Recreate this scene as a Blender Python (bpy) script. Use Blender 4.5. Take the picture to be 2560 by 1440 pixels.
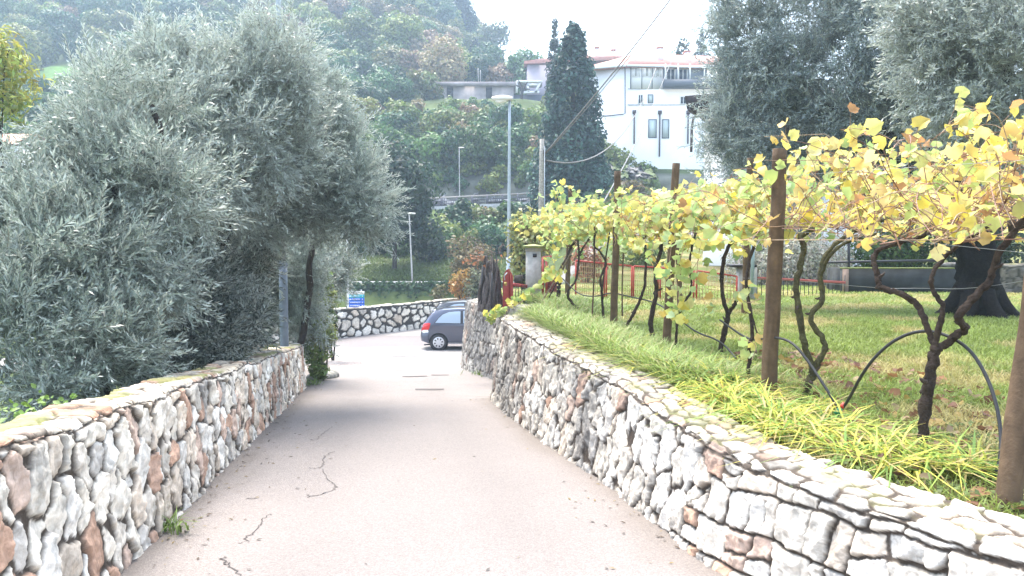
import bpy, bmesh, math, random
import numpy as np
from mathutils import Vector, Matrix

for o in list(bpy.data.objects):
    bpy.data.objects.remove(o)
SC = bpy.context.scene
COL = SC.collection
R_ = math.radians
rng = np.random.default_rng(11)

# ------------------------------------------------------------------ camera
F_PX, EYE, PITCH = 2009.0, 1.6, R_(3.42)
cam_d = bpy.data.cameras.new("camera")
cam = bpy.data.objects.new("camera", cam_d)
COL.objects.link(cam)
cam.location = (0, 0, EYE)
cam.rotation_euler = (R_(90) - PITCH, 0, 0)
cam_d.sensor_width = 36.0
cam_d.lens = 36.0 * F_PX / 2560.0
cam_d.clip_start = 0.05
cam_d.clip_end = 3000
SC.camera = cam

# ------------------------------------------------------------------ light
SUN_EL, SUN_AZ = R_(64), R_(-25)        # azimuth from +Y towards +X
SUN_STRENGTH, SKY_STRENGTH, EXPOSURE = 2.0, 0.15, 2.3
w = bpy.data.worlds.new("World")
SC.world = w
w.use_nodes = True
nt = w.node_tree
bg = nt.nodes["Background"]
sky = nt.nodes.new("ShaderNodeTexSky")
sky.sky_type = 'NISHITA'
sky.sun_disc = False
sky.sun_elevation = SUN_EL
sky.sun_rotation = SUN_AZ
sky.air_density = 1.2
sky.dust_density = 2.5
sky.ozone_density = 1.8
hs = nt.nodes.new("ShaderNodeHueSaturation"); hs.inputs["Saturation"].default_value = 0.65
nt.links.new(sky.outputs[0], hs.inputs["Color"]); nt.links.new(hs.outputs[0], bg.inputs[0])
bg.inputs[1].default_value = SKY_STRENGTH
sl = bpy.data.lights.new("sun", 'SUN')
sl.energy = SUN_STRENGTH
sl.angle = R_(35)
sl.color = (1.0, 0.93, 0.83)
sun = bpy.data.objects.new("sun", sl)
COL.objects.link(sun)
dv = Vector((math.sin(SUN_AZ) * math.cos(SUN_EL), math.cos(SUN_AZ) * math.cos(SUN_EL), math.sin(SUN_EL)))
sun.rotation_euler = dv.to_track_quat('Z', 'Y').to_euler()
SC.view_settings.view_transform = 'Standard'
SC.view_settings.look = 'None'
SC.view_settings.exposure = EXPOSURE
SC.view_settings.gamma = 1.0
SC.cycles.use_denoising = True
SC.cycles.max_bounces = 7
SC.cycles.diffuse_bounces = 3
SC.cycles.glossy_bounces = 2
SC.cycles.transmission_bounces = 4
SC.cycles.transparent_max_bounces = 4
SC.cycles.volume_bounces = 1
SC.cycles.caustics_reflective = False
SC.cycles.caustics_refractive = False

# ------------------------------------------------------------------ helpers
def P(px, py, d):
    """photo pixel (2560 x 1440) at world depth y=d -> world point"""
    u, v = (px - 1280.0) / F_PX, (720.0 - py) / F_PX
    dy = math.cos(PITCH) + v * math.sin(PITCH)
    dz = -math.sin(PITCH) + v * math.cos(PITCH)
    k = d / dy
    return np.array([u * k, d, EYE + dz * k])

def hash2(ix, iy, seed=0.0):
    v = np.sin(ix * 127.1 + iy * 311.7 + seed * 74.7) * 43758.5453
    return v - np.floor(v)

def vnoise(x, y, seed=0.0):
    x0, y0 = np.floor(x), np.floor(y)
    fx, fy = x - x0, y - y0
    fx = fx * fx * (3 - 2 * fx); fy = fy * fy * (3 - 2 * fy)
    a, b = hash2(x0, y0, seed), hash2(x0 + 1, y0, seed)
    c, d = hash2(x0, y0 + 1, seed), hash2(x0 + 1, y0 + 1, seed)
    return (a * (1 - fx) + b * fx) * (1 - fy) + (c * (1 - fx) + d * fx) * fy

def fbm(x, y, seed=0.0, octv=4):
    s, a, n = 0.0, 0.5, 0.0
    for k in range(octv):
        s = s + a * vnoise(x * 2 ** k, y * 2 ** k, seed + k * 3.3); n += a; a *= 0.5
    return s / n

def sstep(a, b, x):
    t = np.clip((x - a) / (b - a), 0, 1)
    return t * t * (3 - 2 * t)

def norm(v):
    return v / np.maximum(np.linalg.norm(v, axis=-1, keepdims=True), 1e-9)

OFF = {}
def tag(o, label, cat, group=None, kind=None):
    o['label'] = label; o['category'] = cat
    if group: o['group'] = group
    if kind: o['kind'] = kind
    return o

def thing(name, label, cat, base=(0, 0, 0), group=None):
    o = bpy.data.objects.new(name, None)
    o.empty_display_size = 0.2
    COL.objects.link(o)
    o.location = tuple(float(c) for c in base)
    OFF[o.name] = np.array(base, float)
    return tag(o, label, cat, group)

def mk(name, V, F, mat, parent=None, col=None, smooth=False, origin=None, fac=None):
    """V (n,3) world coords, F one array or list of (m,k) arrays"""
    V = np.asarray(V, float).reshape(-1, 3)
    if not isinstance(F, list): F = [F]
    F = [np.asarray(f, np.int64) for f in F if len(f)]
    if parent is not None:
        org = OFF[parent.name]
    elif origin is not None:
        org = np.array(origin, float)
    else:
        org = np.array([V[:, 0].mean(), V[:, 1].mean(), V[:, 2].min()])
    me = bpy.data.meshes.new(name)
    me.vertices.add(len(V))
    me.vertices.foreach_set("co", (V - org).astype(np.float32).ravel())
    loops = np.concatenate([f.ravel() for f in F])
    tot = np.concatenate([np.full(len(f), f.shape[1]) for f in F])
    st = np.concatenate([[0], np.cumsum(tot)[:-1]])
    me.loops.add(len(loops))
    me.loops.foreach_set("vertex_index", loops.astype(np.int32))
    me.polygons.add(len(tot))
    me.polygons.foreach_set("loop_start", st.astype(np.int32))
    me.polygons.foreach_set("loop_total", tot.astype(np.int32))
    if smooth: me.polygons.foreach_set("use_smooth", np.ones(len(tot), bool))
    me.update(calc_edges=True)
    me.validate()
    if col is not None:
        col = np.asarray(col, float)
        if col.ndim == 1: col = np.tile(col, (len(V), 1))
        a = me.attributes.new("Col", 'FLOAT_COLOR', 'POINT')
        c4 = np.ones((len(V), 4), np.float32); c4[:, :3] = col[:, :3]
        a.data.foreach_set("color", c4.ravel())
    if mat is not None: me.materials.append(mat)
    o = bpy.data.objects.new(name, me)
    COL.objects.link(o)
    if parent is not None:
        o.parent = parent
        OFF[o.name] = org
    else:
        o.location = tuple(org); OFF[o.name] = org
    return o

def struct(name, V, F, mat, **k):
    o = mk(name, V, F, mat, **k)
    o['kind'] = 'structure'
    return o

class MB:
    """collects simple solids, builds one mesh"""
    def __init__(s): s.v = []; s.f = {}; s.n = 0; s.c = []
    def add(s, V, F, col=None):
        V = np.asarray(V, float).reshape(-1, 3)
        if not isinstance(F, list) or isinstance(F[0], tuple): F = [F]
        for f in F:
            f = np.asarray(f, np.int64)
            if len(f): s.f.setdefault(f.shape[1], []).append(f + s.n)
        s.v.append(V); s.n += len(V)
        if col is not None:
            c = np.asarray(col, float)
            s.c.append(np.tile(c, (len(V), 1)) if c.ndim == 1 else c)
        return s
    def box(s, lo, hi, col=None):
        x0, y0, z0 = lo; x1, y1, z1 = hi
        V = [(x0,y0,z0),(x1,y0,z0),(x1,y1,z0),(x0,y1,z0),(x0,y0,z1),(x1,y0,z1),(x1,y1,z1),(x0,y1,z1)]
        return s.add(V, [(0,3,2,1),(4,5,6,7),(0,1,5,4),(1,2,6,5),(2,3,7,6),(3,0,4,7)], col)
    def obox(s, a, b, w, h, col=None, up=(0, 0, 1)):
        """bar of rectangular section from a to b, w sideways, h along up"""
        a, b = np.array(a, float), np.array(b, float)
        t = norm(b - a); sd = norm(np.cross(t, np.array(up, float))); u = np.cross(sd, t)
        V = []
        for p in (a, b):
            for i, j in ((-1,-1),(1,-1),(1,1),(-1,1)):
                V.append(p + sd * i * w / 2 + u * j * h / 2)
        return s.add(V, [(0,1,2,3),(7,6,5,4),(0,4,5,1),(1,5,6,2),(2,6,7,3),(3,7,4,0)], col)
    def tube(s, path, rad, n=8, col=None, rough=0.0, seed=0, caps=True):
        V, F = tube(path, rad, n, rough, seed, caps)
        return s.add(V, F, col)
    def build(s, name, mat, parent=None, smooth=False, **k):
        return mk(name, np.vstack(s.v), [np.vstack(f) for f in s.f.values()], mat, parent,
                  col=(np.vstack(s.c) if s.c else None), smooth=smooth, **k)

def smooth_path(p, n=2):
    p = np.asarray(p, float)
    for _ in range(n):
        q = np.empty((2 * len(p), p.shape[1]))
        q[0] = p[0]; q[-1] = p[-1]
        q[1:-1:2] = 0.75 * p[:-1] + 0.25 * p[1:]
        q[2::2][:len(p) - 1] = 0.25 * p[:-1] + 0.75 * p[1:]
        p = q
    return p

def tube(path, rad, n=8, rough=0.0, seed=0, caps=True):
    p = np.asarray(path, float); m = len(p)
    r = np.full(m, rad, float) if np.isscalar(rad) else np.interp(np.linspace(0, 1, m), np.linspace(0, 1, len(rad)), rad)
    t = norm(np.gradient(p, axis=0))
    ref = np.array([0.31, 0.95, 0.05]) if abs(t[0][2]) > 0.5 else np.array([0, 0, 1.0])
    a = norm(np.cross(t, ref)); b = np.cross(t, a)
    ang = np.linspace(0, 2 * np.pi, n, endpoint=False)
    rr = np.repeat(r[:, None], n, 1)
    if rough:
        k = np.arange(m)[:, None] * 0.45; kk = np.arange(n)[None, :]
        rr = rr * (1 + rough * (2 * hash2(np.floor(k), kk + 0 * k, seed) - 1) + rough * 0.8 * np.sin(3 * ang[None, :] + k * 1.3 + seed))
    V = p[:, None, :] + rr[..., None] * (np.cos(ang)[None, :, None] * a[:, None, :] + np.sin(ang)[None, :, None] * b[:, None, :])
    V = V.reshape(-1, 3)
    i = np.arange(m - 1)[:, None] * n; j = np.arange(n)[None, :]; j2 = (j + 1) % n
    F = [np.stack([i + j, i + j2, i + n + j2, i + n + j], -1).reshape(-1, 4)]
    if caps:
        V = np.vstack([V, p[0], p[-1]])
        c0, c1 = m * n, m * n + 1
        jj = np.arange(n); j2 = (jj + 1) % n
        F.append(np.vstack([np.stack([np.full(n, c0), j2, jj], -1), np.stack([np.full(n, c1), (m - 1) * n + jj, (m - 1) * n + j2], -1)]))
    return V, F

def frames(d, roll=None):
    """rotation matrices whose z axis is d (n,3)"""
    d = norm(np.asarray(d, float)); n = len(d)
    ref = np.where(np.abs(d[:, 2:3]) > 0.9, np.array([[1.0, 0, 0]]), np.array([[0, 0, 1.0]]))
    x = norm(np.cross(ref, d)); y = np.cross(d, x)
    if roll is None: roll = rng.uniform(0, 2 * np.pi, n)
    c, s = np.cos(roll)[:, None], np.sin(roll)[:, None]
    return np.stack([x * c + y * s, -x * s + y * c, d], axis=2)

def inst(TV, TF, org, Rm, sc):
    n, m = len(org), len(TV)
    V = np.einsum('nij,mj->nmi', Rm, TV) * np.asarray(sc).reshape(n, 1, 1) + org[:, None, :]
    out = []
    for f in TF:
        f = np.asarray(f)
        out.append((f[None] + (np.arange(n) * m)[:, None, None]).reshape(-1, f.shape[1]))
    return V.reshape(-1, 3), out

def rsphere(n):
    return norm(rng.normal(size=(n, 3)))

# ------------------------------------------------------------------ materials
def new_mat(name):
    m = bpy.data.materials.new(name); m.use_nodes = True
    return m, m.node_tree, m.node_tree.nodes["Principled BSDF"]

def mat_plain(name, color, rough=0.6, metal=0.0, nscale=0, namt=0.15, bump=0.0, bscale=60):
    m, t, b = new_mat(name)
    b.inputs["Roughness"].default_value = rough; b.inputs["Metallic"].default_value = metal
    b.inputs["Base Color"].default_value = (*color, 1)
    tc = t.nodes.new("ShaderNodeTexCoord")
    if nscale:
        n = t.nodes.new("ShaderNodeTexNoise"); n.inputs["Scale"].default_value = nscale; n.inputs["Detail"].default_value = 6
        t.links.new(tc.outputs["Object"], n.inputs["Vector"])
        r = t.nodes.new("ShaderNodeValToRGB")
        r.color_ramp.elements[0].position = 0.3; r.color_ramp.elements[1].position = 0.7
        r.color_ramp.elements[0].color = (*[c * (1 - namt) for c in color], 1)
        r.color_ramp.elements[1].color = (*[min(1, c * (1 + namt)) for c in color], 1)
        t.links.new(n.outputs["Fac"], r.inputs["Fac"]); t.links.new(r.outputs["Color"], b.inputs["Base Color"])
    if bump:
        n2 = t.nodes.new("ShaderNodeTexNoise"); n2.inputs["Scale"].default_value = bscale; n2.inputs["Detail"].default_value = 5
        t.links.new(tc.outputs["Object"], n2.inputs["Vector"])
        bp = t.nodes.new("ShaderNodeBump"); bp.inputs["Strength"].default_value = bump; bp.inputs["Distance"].default_value = 0.02
        t.links.new(n2.outputs["Fac"], bp.inputs["Height"]); t.links.new(bp.outputs["Normal"], b.inputs["Normal"])
    return m

def mat_attr(name, rough=0.8, nscale=12, namt=0.25, bump=0.3, bscale=90, dist=0.01, spec=0.3):
    """base colour from the Col attribute times noise"""
    m, t, b = new_mat(name)
    b.inputs["Roughness"].default_value = rough
    b.inputs["Specular IOR Level"].default_value = spec
    a = t.nodes.new("ShaderNodeAttribute"); a.attribute_name = "Col"
    tc = t.nodes.new("ShaderNodeTexCoord")
    n = t.nodes.new("ShaderNodeTexNoise"); n.inputs["Scale"].default_value = nscale; n.inputs["Detail"].default_value = 8
    n.inputs["Roughness"].default_value = 0.65
    t.links.new(tc.outputs["Object"], n.inputs["Vector"])
    mr = t.nodes.new("ShaderNodeMapRange"); mr.inputs[1].default_value = 0.3; mr.inputs[2].default_value = 0.7
    mr.inputs[3].default_value = 1 - namt; mr.inputs[4].default_value = 1 + namt
    t.links.new(n.outputs["Fac"], mr.inputs[0])
    mx = t.nodes.new("ShaderNodeVectorMath"); mx.operation = 'SCALE'
    t.links.new(a.outputs["Color"], mx.inputs[0]); t.links.new(mr.outputs[0], mx.inputs["Scale"])
    t.links.new(mx.outputs[0], b.inputs["Base Color"])
    if bump:
        n2 = t.nodes.new("ShaderNodeTexNoise"); n2.inputs["Scale"].default_value = bscale; n2.inputs["Detail"].default_value = 6
        t.links.new(tc.outputs["Object"], n2.inputs["Vector"])
        bp = t.nodes.new("ShaderNodeBump"); bp.inputs["Strength"].default_value = bump; bp.inputs["Distance"].default_value = dist
        t.links.new(n2.outputs["Fac"], bp.inputs["Height"]); t.links.new(bp.outputs["Normal"], b.inputs["Normal"])
    return m

def mat_leaf(name, transl=0.3, rough=0.45, spec=0.4, under=None, umix=0.6):
    """leaf: Col attribute, translucent; 'under' = colour of the leaf's underside"""
    m, t, b = new_mat(name)
    b.inputs["Roughness"].default_value = rough; b.inputs["Specular IOR Level"].default_value = spec
    a = t.nodes.new("ShaderNodeAttribute"); a.attribute_name = "Col"
    src = a.outputs["Color"]
    if under:
        g = t.nodes.new("ShaderNodeNewGeometry")
        mm = t.nodes.new("ShaderNodeMath"); mm.operation = 'MULTIPLY'; mm.inputs[1].default_value = umix
        t.links.new(g.outputs["Backfacing"], mm.inputs[0])
        mx = t.nodes.new("ShaderNodeMix"); mx.data_type = 'RGBA'
        t.links.new(mm.outputs[0], mx.inputs["Factor"]); t.links.new(src, mx.inputs[6])
        mx.inputs[7].default_value = (*under, 1); src = mx.outputs[2]
    t.links.new(src, b.inputs["Base Color"])
    tr = t.nodes.new("ShaderNodeBsdfTranslucent"); t.links.new(src, tr.inputs["Color"])
    ms = t.nodes.new("ShaderNodeMixShader"); ms.inputs[0].default_value = transl
    out = t.nodes["Material Output"]
    t.links.new(b.outputs[0], ms.inputs[1]); t.links.new(tr.outputs[0], ms.inputs[2]); t.links.new(ms.outputs[0], out.inputs[0])
    return m

M_STONE = mat_attr("limestone", 0.85, 14, 0.22, 0.55, 55, 0.012)
M_BARK = mat_attr("bark", 0.9, 25, 0.45, 0.8, 60, 0.02, 0.15)
M_LEAF_OLIVE = mat_leaf("olive_leaf", 0.28, 0.36, 0.6, under=(0.56, 0.61, 0.55), umix=0.7)
M_LEAF = mat_leaf("broad_leaf", 0.3, 0.5, 0.35)
M_LEAF_VINE = mat_leaf("vine_leaf", 0.42, 0.5, 0.3)
M_GRASS = mat_leaf("grass_blade", 0.35, 0.5, 0.3)
M_CONCRETE = mat_plain("concrete", (0.42, 0.41, 0.39), 0.85, 0, 9, 0.22, 0.3, 40)
M_GALV = mat_plain("galvanised_steel", (0.36, 0.40, 0.43), 0.5, 0.6, 14, 0.12)
M_POLE_BLUE = mat_plain("grey_blue_paint", (0.15, 0.18, 0.22), 0.55, 0, 10, 0.15)
M_RED = mat_plain("red_paint", (0.34, 0.045, 0.04), 0.55, 0, 12, 0.25)
M_BLACK = mat_plain("black_metal", (0.03, 0.03, 0.035), 0.5, 0.3)
M_RUBBER = mat_plain("black_rubber", (0.018, 0.018, 0.02), 0.55)
M_WIRE = mat_plain("galvanised_wire", (0.25, 0.27, 0.28), 0.45, 0.6)
M_WHITE = mat_plain("white_plaster", (0.84, 0.85, 0.86), 0.85, 0, 0.6, 0.05)
M_ROOF = mat_plain("terracotta_tile", (0.42, 0.20, 0.16), 0.8, 0, 3, 0.2)
M_DARKWOOD = mat_plain("dark_wood", (0.045, 0.035, 0.03), 0.75, 0, 20, 0.3)

def foliage(blobs, per_m2, size, col, colvar=0.25, up=0.25, jitter=0.7, shell=0.55, hang=0.0, shape=(0.5, 1.0)):
    """leaf-sized faces through the outer volume of a set of (x,y,z,rx,ry,rz) blobs"""
    Vs, Fs, Cs, n0 = [], [], [], 0
    B = np.array(blobs, float)
    col = np.atleast_2d(np.array(col, float))
    cen = B[:, :3].mean(0)
    for b in B:
        c, r = b[:3], b[3:6]
        area = 4 * np.pi * (np.prod(r) ** (2 / 3))
        n = max(12, int(area * per_m2))
        d = rsphere(n)
        lump = 1 + 0.18 * np.sin(d[:, 0] * 5 + b[0]) * np.sin(d[:, 1] * 5 + b[1]) + 0.15 * np.sin(d[:, 2] * 6 + d[:, 0] * 4 + b[2])
        rad = (shell + (1.06 - shell) * rng.random(n) ** 0.5) * lump
        p = c + d * r * rad[:, None]
        nd = norm(d + jitter * rng.normal(size=(n, 3)) * 0.7 + np.array([0, 0, up]))
        R = frames(nd)
        sz = size * rng.uniform(0.6, 1.3, n)
        w_, l_ = shape
        TV = np.array([[0, -l_ / 2, 0], [w_ / 2, 0, 0.12], [0, l_ / 2, -0.05], [-w_ / 2, 0, 0.12]])
        V, F = inst(TV, [np.array([[0, 1, 2, 3]])], p, R, sz)
        base = col[rng.integers(0, len(col))] if len(col) > 1 else col[0]
        cc = base[None] * (1 + colvar * rng.normal(size=(n, 1))) * (1 + 0.06 * rng.normal(size=(n, 3)))
        Vs.append(V); Fs.append(F[0] + n0); n0 += len(V)
        Cs.append(np.repeat(np.clip(cc, 0.004, 0.9), 4, 0))
    return np.vstack(Vs), np.vstack(Fs), np.vstack(Cs)

def lobed(center, R, n=7, sq=(1, 1, 0.9), spread=0.62, rr=(0.4, 0.6)):
    """blobs scattered in an ellipsoid crown"""
    out = [(*center, R * 0.62 * sq[0], R * 0.62 * sq[1], R * 0.62 * sq[2])]
    d = rsphere(n)
    for k in range(n):
        r = R * rng.uniform(*rr)
        c = np.array(center) + d[k] * R * spread * np.array(sq)
        out.append((*c, r, r, r * 0.85))
    return out
# ------------------------------------------------------------------ heights
def RZ(y):
    y = np.asarray(y, float)
    a = -0.084 * y
    b = -2.184 - 0.216 * (1 - (1 - np.clip((y - 26) / 6.0, 0, 1)) ** 2)
    return np.where(y < 26, a, b)

def HZ(x, y):
    x = np.asarray(x, float); y = np.asarray(y, float)
    ys = [-60, 36, 41.6, 42.6, 47, 56, 64.5, 65, 71.5, 74, 105, 114, 150, 180, 230, 330, 900]
    zs = [0, -2.4, -2.35, -0.75, -0.75, 0.7, 3.9, 4.2, 4.2, 7.2, 19.3, 19.5, 36.5, 51, 75, 100, 140]
    z = np.interp(y, ys, zs)
    z = np.where(y < 36, RZ(y), z)
    cap = 19.5 + (z - 19.5) * sstep(15, -24, x)
    z = np.where(y > 114, cap, z)
    z = z + (fbm(x * 0.08, y * 0.08, 5) - 0.5) * np.clip((y - 74) * 0.12, 0, 6)
    # the terrace of the garden on the right
    gz = 0.22 + np.clip(y - 26, 0, 200) * 0.10
    k = sstep(2.0, 6.0, x) * sstep(90, 60, y)
    z = np.where(y > 22, z * (1 - k) + np.maximum(gz, z) * k, z)
    z = np.where((x < -12) & (y < 70), z + sstep(-12, -40, x) * 5 * sstep(20, 60, y), z)
    return z

# ------------------------------------------------------------------ terrain sheet
def grid(xs, ys, zf):
    X, Y = np.meshgrid(xs, ys)
    V = np.stack([X, Y, zf(X, Y)], -1).reshape(-1, 3)
    nx, ny = len(xs), len(ys)
    i = np.arange(ny - 1)[:, None] * nx; j = np.arange(nx - 1)[None]
    return V, np.stack([i + j, i + j + 1, i + nx + j + 1, i + nx + j], -1).reshape(-1, 4), X, Y

xs = np.concatenate([np.arange(-700, -100, 40), np.arange(-100, 60, 1.25), np.arange(60, 700, 40)])
ys = np.concatenate([np.arange(-60, 20, 4), np.arange(20, 120, 0.8), np.arange(120, 260, 2.0), np.arange(260, 900, 40)])
V, F, X, Y = grid(xs, ys, lambda a, b: HZ(a, b) - 0.06)
g = fbm(X * 0.3, Y * 0.3, 2).ravel()
col = np.array([0.075, 0.10, 0.035])[None] * (0.6 + 0.8 * g[:, None])
rockm = ((V[:, 1] > 71.4) & (V[:, 1] < 75.5))
col[rockm] = np.array([0.12, 0.125, 0.10]) * (0.6 + 0.8 * hash2(V[rockm, 0] * 3, V[rockm, 1] * 5)[:, None])
lane = ((V[:, 1] > 43.0) & (V[:, 1] < 46.9)) | ((V[:, 1] > 65) & (V[:, 1] < 71.3))
col[lane] = (0.2, 0.19, 0.18)
fld = (V[:, 1] > 112) & (V[:, 1] < 140) & (V[:, 0] < -52) & (V[:, 0] > -80)
col[fld] = (0.10, 0.19, 0.05)
M_TERRAIN = mat_attr("hill_soil", 0.95, 0.8, 0.3, 0.5, 3, 0.1, 0.1)
struct("terrain", V, F, M_TERRAIN, col=col, smooth=True, origin=(0, 0, 0))

# ------------------------------------------------------------------ road
def LWX(y): return -1.65 - 0.1575 * np.asarray(y, float)       # left wall face
RW_PTS = np.array([(3.5, 1.0), (2.70, 2.2), (2.08, 3.26), (1.64, 4.1), (1.33, 4.88), (1.13, 6.2), (0.93, 7.5), (0.56, 9.2), (0.12, 11.6), (-0.22, 13.6)])
def RWX(y): return np.interp(y, RW_PTS[:, 1], RW_PTS[:, 0])
def road_right(y): return np.where(y < 14.2, RWX(y) + 0.1, np.where(y < 16.5, 0.9, 0.9))
ny, nx = 340, 60
yy = np.linspace(-6, 20.4, ny); tt = np.linspace(0, 1, nx)
Yg = np.repeat(yy[:, None], nx, 1)
xl = LWX(yy) - 0.25 - np.where(yy > 16.3, 0.9, 0)
xr = road_right(yy)
Xg = xl[:, None] * (1 - tt) + xr[:, None] * tt
bumpy = (fbm(Xg * 1.1, Yg * 0.9, 3) - 0.5) * 0.05
Zg = RZ(Yg) + bumpy
V = np.stack([Xg, Yg, Zg], -1).reshape(-1, 3)
i = np.arange(ny - 1)[:, None] * nx; j = np.arange(nx - 1)[None]
F = np.stack([i + j, i + j + 1, i + nx + j + 1, i + nx + j], -1).reshape(-1, 4)
dl = Xg - LWX(yy)[:, None]; dr = np.where(Yg < 14, RWX(yy)[:, None] - 0.12 - Xg, 9)
wob = fbm(Xg * 2.5, Yg * 1.2, 8)
dirt = np.maximum(sstep(0.42, 0.0, dl - 0.55 * (wob - 0.45)), 0.9 * sstep(0.34, 0.0, dr - 0.45 * (wob - 0.45)))
patch = fbm(Xg * 0.5, Yg * 0.35, 21)
c_as = np.array([0.205, 0.180, 0.166]); c_dt = np.array([0.15, 0.125, 0.105])
colr = c_as[None, None] * (0.86 + 0.28 * patch[..., None])
wheel = np.exp(-((dl - 1.05) / 0.28) ** 2) + np.exp(-((dl - 2.6) / 0.28) ** 2)
colr = colr * (1 - 0.07 * wheel[..., None])
colr = colr * (1 - dirt[..., None] * 0.75) + c_dt * dirt[..., None] * 0.75
m, t, b = new_mat("worn_asphalt")
b.inputs["Roughness"].default_value = 0.85
a = t.nodes.new("ShaderNodeAttribute"); a.attribute_name = "Col"
tc = t.nodes.new("ShaderNodeTexCoord")
n1 = t.nodes.new("ShaderNodeTexVoronoi"); n1.inputs["Scale"].default_value = 110
n2 = t.nodes.new("ShaderNodeTexNoise"); n2.inputs["Scale"].default_value = 45; n2.inputs["Detail"].default_value = 8; n2.inputs["Roughness"].default_value = 0.8
for n in (n1, n2): t.links.new(tc.outputs["Object"], n.inputs["Vector"])
r = t.nodes.new("ShaderNodeMapRange"); r.inputs[3].default_value = 0.72; r.inputs[4].default_value = 1.22
t.links.new(n1.outputs["Color"], r.inputs[0])
r2 = t.nodes.new("ShaderNodeMapRange"); r2.inputs[1].default_value = 0.3; r2.inputs[2].default_value = 0.7; r2.inputs[3].default_value = 0.78; r2.inputs[4].default_value = 1.15
t.links.new(n2.outputs["Fac"], r2.inputs[0])
mu = t.nodes.new("ShaderNodeMath"); mu.operation = 'MULTIPLY'
t.links.new(r.outputs[0], mu.inputs[0]); t.links.new(r2.outputs[0], mu.inputs[1])
vm = t.nodes.new("ShaderNodeVectorMath"); vm.operation = 'SCALE'
t.links.new(a.outputs["Color"], vm.inputs[0]); t.links.new(mu.outputs[0], vm.inputs["Scale"]); t.links.new(vm.outputs[0], b.inputs["Base Color"])
bp = t.nodes.new("ShaderNodeBump"); bp.inputs["Strength"].default_value = 0.5; bp.inputs["Distance"].default_value = 0.006
t.links.new(n1.outputs["Distance"], bp.inputs["Height"]); t.links.new(bp.outputs["Normal"], b.inputs["Normal"])
M_ASPH = m
struct("road", V, F, M_ASPH, col=colr.reshape(-1, 3), smooth=True, origin=(0, 0, 0))

def on_road(x, y): return float(RZ(y) + (fbm(np.array(x) * 1.1, np.array(y) * 0.9, 3) - 0.5) * 0.05)
# cracks and leaf bits of the road surface, as thin dark ribbons in the tarmac
def px_road(px, py):
    u, v = (px - 1280) / F_PX, (720 - py) / F_PX
    dy = math.cos(PITCH) + v * math.sin(PITCH); dz = -math.sin(PITCH) + v * math.cos(PITCH)
    k = -EYE / (dz + 0.084 * dy)
    return np.array([u * k, dy * k])
mb = MB()
cr = [[(830,1068),(812,1080),(800,1094),(790,1102),(775,1100)], [(836,1128),(805,1145),(812,1165),(795,1175),(775,1172)], [(806,1176),(818,1200),(835,1206),(842,1218),(815,1230),(775,1240)],
      [(676,1288),(655,1302),(652,1315),(625,1340),(598,1362)], [(560,1395),(560,1410),(575,1420),(595,1436),(600,1470)], [(700,1035),(690,1045),(710,1050)], [(640,1140),(610,1142)], [(640,1245),(615,1246)]]
for c in cr:
    pts = np.array([px_road(*q) for q in c])
    pts = smooth_path(pts, 1)
    q = [pts[0]]
    for a_, b_ in zip(pts[:-1], pts[1:]):
        for k in (0.34, 0.67, 1): q.append(a_ + (b_ - a_) * k + rng.normal(size=2) * 0.012)
    q = np.array(q); tn = norm(np.gradient(q, axis=0)); nn = np.stack([-tn[:, 1], tn[:, 0]], -1)
    wd = (0.002 + 0.005 * rng.random(len(q)))[:, None]
    A, B = q + nn * wd, q - nn * wd
    Z = np.array([on_road(*p_) for p_ in q]) + 0.004
    Vc = np.vstack([np.c_[A, Z], np.c_[B, Z]]); k = np.arange(len(q) - 1); L = len(q)
    mb.add(Vc, np.stack([k, k + L, k + L + 1, k + 1], -1))
for (x0, x1, py, h) in ((1038, 1110, 973, 3), (1006, 1068, 941, 1.6), (1078, 1122, 938, 1.6)):
    a_, b_, c_, d_ = px_road(x0, py + h * .6), px_road(x1, py + h * .6), px_road(x1, py - h * .6), px_road(x0, py - h * .6)
    mb.add([[*p_, on_road(*p_) + 0.006] for p_ in (a_, b_, c_, d_)], [(0, 1, 2, 3)])
o = mb.build("road_crack", mat_plain("crack_tar", (0.075, 0.065, 0.06), 0.9)); o['kind'] = 'structure'
# small twigs and leaf scraps lying on the tarmac
n = 420
ys_ = 3.6 + 15 * rng.random(n) ** 1.4; side = rng.random(n)
xl_, xr_ = LWX(ys_), RWX(ys_)
xs_ = np.where(side < 0.62, xl_ + 0.05 + rng.exponential(0.28, n), np.where(side < 0.9, xr_ - 0.15 - rng.exponential(0.2, n), xl_ + (xr_ - xl_) * rng.random(n)))
ok = (xs_ > xl_) & (xs_ < xr_ - 0.12); xs_, ys_ = xs_[ok], ys_[ok]; n = len(xs_)
zz = np.array([on_road(a_, b_) for a_, b_ in zip(xs_, ys_)]) + 0.006
TV = np.array([[-.5, 0, 0], [0, -.18, .06], [.5, 0, 0.02], [0, .18, .08]])
Rm = frames(norm(np.c_[rng.normal(size=(n, 2)) * 0.15, np.ones(n)]))
V, F = inst(TV, [np.array([[0, 1, 2, 3]])], np.c_[xs_, ys_, zz], Rm, rng.uniform(0.015, 0.06, n))
pal = np.array([(0.10, 0.07, 0.05), (0.16, 0.12, 0.07), (0.22, 0.16, 0.06), (0.07, 0.06, 0.05)])
o = mk("leaf_litter", V, F, M_LEAF, col=np.repeat(pal[rng.integers(0, 4, n)], 4, 0)); tag(o, "dry leaf and twig scraps strewn along the road edges", "leaf litter", kind="stuff")

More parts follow.
